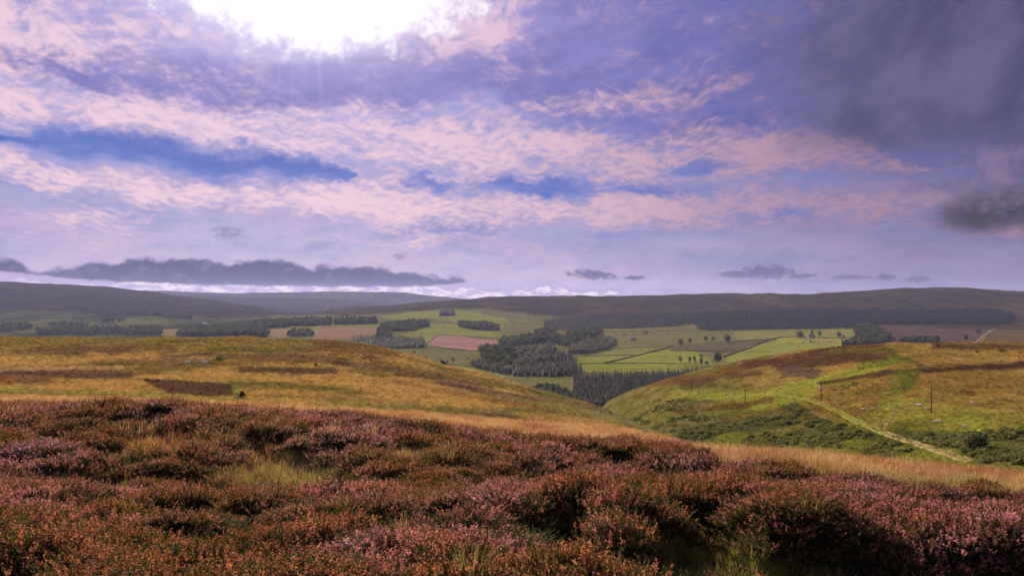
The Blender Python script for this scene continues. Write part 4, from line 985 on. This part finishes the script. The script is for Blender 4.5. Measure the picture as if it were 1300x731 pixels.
# ------------------------------------------------------------------ field walls and hedges
M_WALL = flat_mat('drystone', lambda gg: gg.mix(gg.noise(wpos(gg), 2.5, 4), (0.045, 0.042, 0.035), (0.15, 0.135, 0.11)), .95, (lambda gg: gg.noise(wpos(gg), 4, 3), .1, .6))
M_HEDGE = flat_mat('hedge_leaves', lambda gg: gg.mix(gg.noise(wpos(gg), 1.0, 4), (0.022, 0.03, 0.012), (0.06, 0.07, 0.025)), .95, (lambda gg: gg.noise(wpos(gg), 2, 3), .4, .8))
def ribbon(name, pts, w, h, mat, label, cat, ymin=600, step=2.0, rag=.2):
    P_ = []
    for (ax, ay), (bx, by) in zip(pts[:-1], pts[1:]):
        n = max(1, int(math.hypot(bx-ax, by-ay)/step))
        P_ += [(ax+(bx-ax)*i/n, ay+(by-ay)*i/n) for i in range(n)]
    P_.append(pts[-1]); W = [Vector(hit(a, b, ymin)) for a, b in P_]
    mb = MB(); ring = []
    for i, p in enumerate(W):
        d = (W[min(i+1, len(W)-1)]-W[max(i-1, 0)]); d.z = 0; s_ = Vector((-d.y, d.x, 0)).normalized()
        hh = h*R.uniform(1-rag, 1+rag); ww = w*R.uniform(1-rag, 1+rag)
        ring.append([p-s_*ww/2-Vector((0, 0, 1.5)), p-s_*ww*.4+Vector((0, 0, hh*.8)), p-s_*ww*.15+Vector((0, 0, hh)), p+s_*ww*.15+Vector((0, 0, hh)), p+s_*ww*.4+Vector((0, 0, hh*.8)), p+s_*ww/2-Vector((0, 0, 1.5))])
    for a, b in zip(ring[:-1], ring[1:]):
        for q in range(5): mb.face([a[q], b[q], b[q+1], a[q+1]])
    mb.face(ring[0]); mb.face(ring[-1][::-1])
    o = link(name, mb.mesh(name, [mat])); return tag(o, label, cat)
W_, H_ = 'drystone_wall', 'hedge'
for nm, pts, w, h, lab in [
    (W_, [(735,462),(768,461.5),(800,461),(858,461.5)], 1.6, 1.9, 'straight wall between the two lowest bright green fields'),
    (H_, [(768,461),(790,456),(815,450),(840,443.5),(854,439.5)], 3.2, 3.0, 'dark hedge running diagonally up through the bright green fields'),
    (W_, [(735,453),(770,451.5),(804,450.5)], 1.4, 1.6, 'thin wall along the top of the left bright green field'),
    (W_, [(735,445.5),(770,443),(810,441),(842,440)], 1.4, 1.5, 'wall between the rough pasture and the pale green strip field'),
    (H_, [(850,445),(900,446),(940,446.5),(978,446.5)], 1.8, 1.6, 'thin hedge crossing the green fields behind the tree row'),
    (H_, [(919,453),(940,446),(960,438.5),(976,431.5),(992,428)], 3.4, 3.2, 'dark diagonal hedge climbing right from the large round tree'),
    (H_, [(930,434),(950,432.5),(978,431)], 2.2, 2.0, 'hedge linking the flat-topped tree to the diagonal hedge'),
    (H_, [(992,428.5),(1010,427.5),(1040,428.5),(1094,430)], 2.6, 2.2, 'hedge passing in front of the small farm'),
    (H_, [(960,436),(975,434),(985,431)], 2.4, 2.0, 'short hedge at the left edge of the farm field'),
    (H_, [(540,438),(560,442),(585,444.5),(609,446)], 2.6, 2.4, 'dark hedge along the bottom of the pink field'),
    (H_, [(541,437),(549,431),(556,426)], 2.4, 2.2, 'hedge between the bright green field and the pink field'),
    (W_, [(556,425),(580,426),(605,428),(640,432.5)], 1.5, 1.6, 'wall along the top edge of the pink field'),
    (H_, [(396,429),(402,422),(408,414)], 3.0, 3.0, 'hedge on the left side of the large tan field'),
    (W_, [(407,415),(440,415),(478,416)], 1.6, 1.6, 'wall along the top of the large tan field'),
    (H_, [(735,418.5),(780,421),(830,420),(880,418.5)], 1.8, 1.6, 'field boundary below the hazy conifer belt'),
    (W_, [(1098,414),(1094,422),(1094,430)], 1.6, 1.6, 'wall dividing the pale pasture from the mixed wood')]:
    ribbon(nm, pts, w*.75, h*.72, M_WALL if nm == W_ else M_HEDGE, lab, 'wall' if nm == W_ else 'hedge')
ribbon('drystone_wall', [(560,461.5),(580,463.5),(600,466),(623,470),(631,475),(640,480),(655,486)], 1.3, 1.5, M_WALL, 'wall following the shoulder of the left hill where it drops to the valley', 'wall', ymin=330, step=1.5)

# ------------------------------------------------------------------ tracks
def track_mat(name):
    m, gg, out = new_mat(name); at = gg.n('ShaderNodeAttribute', attribute_name='albedo').outputs['Color']
    d = gg.n('ShaderNodeBsdfDiffuse'); gg.put(d.inputs['Color'], gg.vscale(at, gg.lerp(.3, .7, gg.noise(wpos(gg), 1.2, 5, .7), .6, 1.35)))
    gg.nt.links.new(d.outputs[0], out.inputs[0]); return m
M_TRACK = track_mat('worn_track')
def track(name, pts, w, cols_, ymin=90, lift=.07):
    """a worn way lying on the ground; cols_ = colour at each end"""
    P_ = []
    for (ax, ay), (bx, by) in zip(pts[:-1], pts[1:]):
        n = max(1, int(math.hypot(bx-ax, by-ay)/2)); P_ += [(ax+(bx-ax)*i/n, ay+(by-ay)*i/n) for i in range(n)]
    P_.append(pts[-1]); W = np.array([hit(a, b, ymin) for a, b in P_])
    for _ in range(3): W[1:-1] = W[1:-1]*.5+(W[2:]+W[:-2])*.25
    d = np.gradient(W[:, :2], axis=0); nrm = np.c_[-d[:, 1], d[:, 0]]; nrm /= np.linalg.norm(nrm, axis=1)[:, None]+1e-9
    K = 9; V = []; Cc = []
    for j in range(K):
        q = (j/(K-1)-.5)*w*(1+.15*fbm(np.arange(len(W))*.2, np.full(len(W), 3.*j), 2)) if j in (0, K-1) else (j/(K-1)-.5)*w
        xy = W[:, :2]+nrm*np.reshape(q, (-1, 1)) if np.ndim(q) else W[:, :2]+nrm*q
        z = ground(CX+F*xy[:, 0]/xy[:, 1], xy[:, 1])+lift - (0.12 if j in (0, K-1) else 0)
        V.append(np.c_[xy, z]); t = np.linspace(0, 1, len(W))[:, None]
        c = np.array(cols_[0])*(1-sstep(.45, .65, t)) + np.array(cols_[1])*sstep(.45, .65, t)
        rut = 0.8 if j in (3, 4, 5) else 1.0
        Cc.append(c*rut)
    V = np.concatenate(V); Cc = np.concatenate(Cc); m_ = len(W)
    i = np.concatenate([np.arange(m_-1)+m_*j for j in range(K-1)])
    o = link(name, mesh_np(name, V, np.c_[i, i+1, i+m_+1, i+m_], M_TRACK, Cc)); return tag(o, kind='structure')
track('grass_track', [(985,500),(1000,502.5),(1020,505),(1045,513),(1065,523),(1085,534),(1120,548.5),(1150,559),(1185,570),(1215,580),(1232,586)], 2.0, [(.19,.20,.045), (.25,.20,.09)])
for q in (-.7, .7):
    track('side_track', [(1121+q,548),(1127+q*1.6,536),(1136+q*2,523),(1144+q*2,517),(1155,514+q*.7),(1172,512+q*.5)], .55, [(.27,.19,.09), (.24,.17,.07)])
track('farm_lane', [(1236,438),(1243,431),(1249,425),(1258,420),(1263,417)], 6, [(.20,.18,.15), (.20,.18,.15)], ymin=700, lift=.5)

# ------------------------------------------------------------------ power poles
M_WOOD = flat_mat('tarred_pole', lambda gg: gg.mix(gg.noise(wpos(gg), 6, 3), (0.045, 0.035, 0.028), (0.10, 0.08, 0.065)), .9)
M_PORC = flat_mat('porcelain', lambda gg: (0.45, 0.42, 0.38), .3)
for px_, py_, h_, lab in [(1182.5, 524, 34, 'tallest wooden power pole, standing right of the sheep on the right hill'), (946, 511.5, 25, 'wooden power pole left of the head of the grass track'),
                          (1042.5, 508.5, 19, 'slight wooden pole just above the bend of the grass track'), (878, 498.5, 12, 'farthest short pole on the nose of the right hill')]:
    p = hit(px_, py_, 150); h = max(5.2, h_/F*p[1]); e = bpy.data.objects.new('power_pole', None); col.objects.link(e); e.location = p
    tag(e, lab, 'power pole', 'power poles across the right hill')
    mb = MB(); mb.tube((0, 0, -.8), (0, 0, h), .14, .10, 10); link('pole', mb.mesh('pole', [M_WOOD]), e)
    mb = MB(); mb.box((0, -.17, h-.35), (1.9, .1, .12), .5); arm = link('crossarm', mb.mesh('crossarm', [M_WOOD]), e)
    for t in (-.8, 0, .8):
        mb = MB(); c = Vector((t*math.cos(.5), -.17+t*math.sin(.5), h-.29)); mb.tube(c, c+Vector((0, 0, .2)), .05, .03, 8); link('insulator', mb.mesh('insulator', [M_PORC]), arm)

# ------------------------------------------------------------------ sheep
M_WOOL = flat_mat('fleece', lambda gg: gg.mix(gg.noise(wpos(gg), 8, 3), (0.62, 0.57, 0.48), (0.82, 0.78, 0.68)), .95, (lambda gg: gg.noise(wpos(gg), 14, 3), .03, .7))
M_FACE = flat_mat('sheep_face', lambda gg: (0.10, 0.08, 0.07), .8)
def sheep_mesh(graze):
    me = bpy.data.meshes.new('skeleton'); hz_ = .30 if graze else .86
    v = [(-.42,0,.60),(-.15,0,.62),(.18,0,.61),(.40,0,.62), (.56,0,.60 if graze else .74),(.70,0,hz_+.08),(.80,0,hz_-.06),
         (-.40,.13,.38),(-.43,.13,.20),(-.40,.13,.02),(-.40,-.13,.38),(-.35,-.13,.20),(-.36,-.13,.02),
         (.30,.12,.38),(.31,.12,.20),(.30,.12,.02),(.30,-.12,.38),(.36,-.12,.20),(.33,-.12,.02), (-.60,0,.50), (.66,.12,hz_+.12),(.66,-.12,hz_+.12)]
    r = [.23,.27,.26,.22,.14,.10,.06, .11,.04,.035,.11,.04,.035,.09,.04,.035,.09,.04,.035,.05,.028,.028]
    e = [(1,0),(1,2),(2,3),(3,4),(4,5),(5,6),(0,7),(7,8),(8,9),(0,10),(10,11),(11,12),(3,13),(13,14),(14,15),(3,16),(16,17),(17,18),(0,19),(5,20),(5,21)]
    me.from_pydata(v, e, []); o = bpy.data.objects.new('skeleton', me); col.objects.link(o)
    o.modifiers.new('skin', 'SKIN'); o.modifiers.new('sub', 'SUBSURF').levels = 1
    for i, q in enumerate(o.data.skin_vertices[0].data): q.radius = (r[i], r[i]); q.use_root = (i == 1)
    dg = bpy.context.evaluated_depsgraph_get(); m2 = bpy.data.meshes.new_from_object(o.evaluated_get(dg)); m2.name = 'sheep'
    bpy.data.objects.remove(o); m2.materials.clear(); m2.materials.append(M_WOOL); m2.materials.append(M_FACE)
    for p in m2.polygons: p.use_smooth = True; p.material_index = 1 if (p.center.x > .60 or p.center.z < .30 and abs(p.center.x) < .5) else 0
    return m2
SH = [sheep_mesh(True), sheep_mesh(False)]
for px_, py_, k, rz, lab in [
    (1041.3,494.5,0,.3,'grazing sheep, left one of the close pair beside the upper slope burn'), (1045.4,493.6,1,2.8,'sheep with head up, right one of the pair near the slight pole'),
    (1125.5,501,0,.1,'single pale sheep on the grass left of the green gully above the side track'), (1096,521.2,0,2.2,'left sheep of the two standing apart above the grass track'),
    (1108.3,521.2,1,.4,'right sheep of the two standing apart above the grass track'), (1164.8,516,0,3.0,'left sheep of the pair beside the tallest power pole'),
    (1168.8,515.8,1,.2,'right sheep of the pair beside the tallest power pole'), (1176.8,520.6,0,.5,'sheep grazing at the foot of the tallest power pole'),
    (1186,537.3,1,2.9,'left sheep of the trio below the tallest power pole'), (1190,536.5,0,.1,'middle sheep of the trio below the tallest power pole'),
    (1193.4,537.5,0,1.0,'right sheep of the trio below the tallest power pole'), (1037.7,486.2,0,.9,'small far sheep above the pair near the slight pole'),
    (1104.8,491.5,0,2.5,'tiny distant sheep on the olive grass high on the right hill'), (1234,513,1,.4,'pale sheep alone on the golden grass right of the tallest pole'),
    (1224,543.5,0,2.7,'sheep on the bright green patch far to the right')]:
    p = hit(px_, py_, 100); o = link('sheep', SH[k]); o.location = p; o.rotation_euler = (0, 0, rz); o.scale = (.80,)*3; tag(o, lab, 'sheep', 'sheep on the right hill')
for px_, py_, k, rz, lab in [(238.3,463.6,0,.2,'left sheep of the two on the far left hillside'), (260.2,463.6,1,2.9,'right sheep of the two on the far left hillside')]:
    p = hit(px_, py_, 60); o = link('sheep', SH[k]); o.location = p; o.rotation_euler = (0, 0, rz); o.scale = (1.2,)*3; tag(o, lab, 'sheep', 'sheep on the left hill')

# ------------------------------------------------------------------ farm buildings
M_REND = flat_mat('pale_render', lambda gg: gg.mix(gg.noise(wpos(gg), .6, 4), (0.50, 0.47, 0.44), (0.68, 0.65, 0.62)), .9)
M_STONE = flat_mat('field_stone', lambda gg: gg.mix(gg.noise(wpos(gg), 1.2, 4), (0.22, 0.19, 0.17), (0.38, 0.34, 0.31)), .9)
M_SLATE = flat_mat('slate', lambda gg: gg.mix(gg.noise(wpos(gg), 1.5, 4), (0.17, 0.15, 0.15), (0.30, 0.27, 0.26)), .95, spec=.02)
M_PANE = flat_mat('window_pane', lambda gg: (0.03, 0.035, 0.04), .15, spec=.5)
M_DOOR = flat_mat('door_paint', lambda gg: (0.06, 0.05, 0.045), .6)
def building(px_, py_, name, lab, w=14, d=7, h=4.5, rz=0, wall=M_REND, chim=2, wins=3, cat='farmhouse', ymin=600, roofm=M_SLATE, rh=None):
    p = hit(px_, py_, ymin); e = bpy.data.objects.new(name, None); col.objects.link(e); e.location = p; e.rotation_euler = (0, 0, rz); tag(e, lab, cat)
    rh = rh or d*.42; mb = MB(); a, b = w/2, d/2
    mb.face([(-a,-b,-1.5),(a,-b,-1.5),(a,-b,h),(-a,-b,h)]); mb.face([(a,b,-1.5),(-a,b,-1.5),(-a,b,h),(a,b,h)])
    mb.face([(a,-b,-1.5),(a,b,-1.5),(a,b,h),(a,0,h+rh),(a,-b,h)]); mb.face([(-a,b,-1.5),(-a,-b,-1.5),(-a,-b,h),(-a,0,h+rh),(-a,b,h)])
    link('wall', mb.mesh('wall', [wall]), e)
    mb = MB(); o_ = .35; t = .22
    for s_ in (-1, 1):
        e0, e1 = Vector((0, s_*(b+o_), h-o_*rh/b+.02)), Vector((0, 0, h+rh+.02)); up = Vector((0, 0, t))
        L0, L1 = Vector((-a-o_, 0, 0)), Vector((a+o_, 0, 0))
        q = [L0+e0, L1+e0, L1+e1, L0+e1]; Q = [v_+up for v_ in q]
        mb.face(q[::-1]); mb.face(Q); mb.face([q[0], q[1], Q[1], Q[0]]); mb.face([q[1], q[2], Q[2], Q[1]]); mb.face([q[3], q[0], Q[0], Q[3]])
    rf = link('roof', mb.mesh('roof', [roofm]), e)
    for c in range(chim):
        mb = MB(); mb.box(((-1, 1)[c % 2]*(a-.6), 0, h+rh+.4), (.9, .8, 1.5)); link('chimney', mb.mesh('chimney', [wall]), rf)
    for i in range(wins):
        cx_ = -a + w*(i+.5)/wins
        for zz in ((1.4, 3.4) if h > 4 else (1.5,)):
            if i == wins//2 and zz < 2: continue
            mb = MB(); mb.box((cx_, -b-.02, zz), (1.1, .1, 1.2)); link('window', mb.mesh('window', [M_PANE]), e)
    mb = MB(); mb.box((0, -b-.03, 1.0), (1.2 if chim else 3.2, .12, 2.2 if chim else 3.0)); link('door', mb.mesh('door', [M_DOOR]), e)
building(490, 426.5, 'farmhouse', 'long pale farmhouse half hidden among trees above the spruces', 24, 9, 5.2, -.15, rh=3.4)
building(480, 440, 'farm_shed', 'low pale shed at the foot of the spruce belt near the left hill', 13, 6, 2.6, .2, M_REND, 0, 1, 'shed')
building(804, 432, 'field_barn', 'small stone barn alone on the rough pasture', 17, 8, 4.0, .1, M_STONE, 0, 1, 'barn', rh=3.0)
building(1030, 428.8, 'small_farmhouse', 'small stone farmhouse between the trees of the right-hand fields', 19, 9, 5.5, -.1, M_STONE, 2, 3)
building(180, 421, 'hamlet_house', 'left pale house of the hazy hamlet on the far left', 18, 9, 5.5, .3, M_REND, 2, 3, 'house', rh=4)
building(190, 423, 'hamlet_house', 'right pale house of the hazy hamlet on the far left', 15, 9, 5.5, -.5, M_REND, 1, 2, 'house', rh=4)
building(258, 417, 'hamlet_house', 'house under the thin blue smoke beyond the left hill', 16, 9, 5.5, .2, M_REND, 1, 2, 'house', rh=4)

# ------------------------------------------------------------------ chimney smoke over the hamlet
p = hit(258, 416, 600)
def puff(name, c, rad, dens, label):
    bm = bmesh.new(); bmesh.ops.create_icosphere(bm, subdivisions=3, radius=1)
    for v in bm.verts:
        k_ = 1+.25*math.sin(3*v.co.x+2*v.co.z)+.15*math.sin(7*v.co.y+4*v.co.x); v.co = Vector((v.co.x*rad[0]*k_, v.co.y*rad[1]*k_, v.co.z*rad[2]*k_))
    me = bpy.data.meshes.new(name); bm.to_mesh(me); bm.free(); m, gg, out = new_mat('blue_wood_smoke')
    q = gg.n('ShaderNodeVolumePrincipled'); q.inputs['Color'].default_value = (.40, .58, 1, 1); q.inputs['Density'].default_value = dens; q.inputs['Anisotropy'].default_value = .4
    gg.nt.links.new(q.outputs[0], out.inputs['Volume']); me.materials.append(m); o = link(name, me); o.location = c; tag(o, label, 'smoke', kind='stuff')
puff('chimney_smoke', Vector(p)+Vector((4, 0, 14)), (17, 9, 7), .010, 'thin blue smoke hanging over the hamlet on the left')


# ------------------------------------------------------------------ haze
bm = bmesh.new(); bmesh.ops.create_cube(bm, size=1)
for v in bm.verts: v.co = Vector((v.co.x*50000, 7500+v.co.y*17000, (v.co.z+0.5)*(230+160)-160))
me = bpy.data.meshes.new('haze'); bm.to_mesh(me); bm.free()
m, gg, out = new_mat('evening_haze')
pv = gg.n('ShaderNodeVolumePrincipled'); pv.inputs['Color'].default_value = (0.42, 0.50, 1.0, 1)
pv.inputs['Density'].default_value = 2.4e-5; pv.inputs['Anisotropy'].default_value = 0.25
gg.nt.links.new(pv.outputs[0], out.inputs['Volume']); me.materials.append(m)
hz = link('haze', me); tag(hz, kind='stuff')
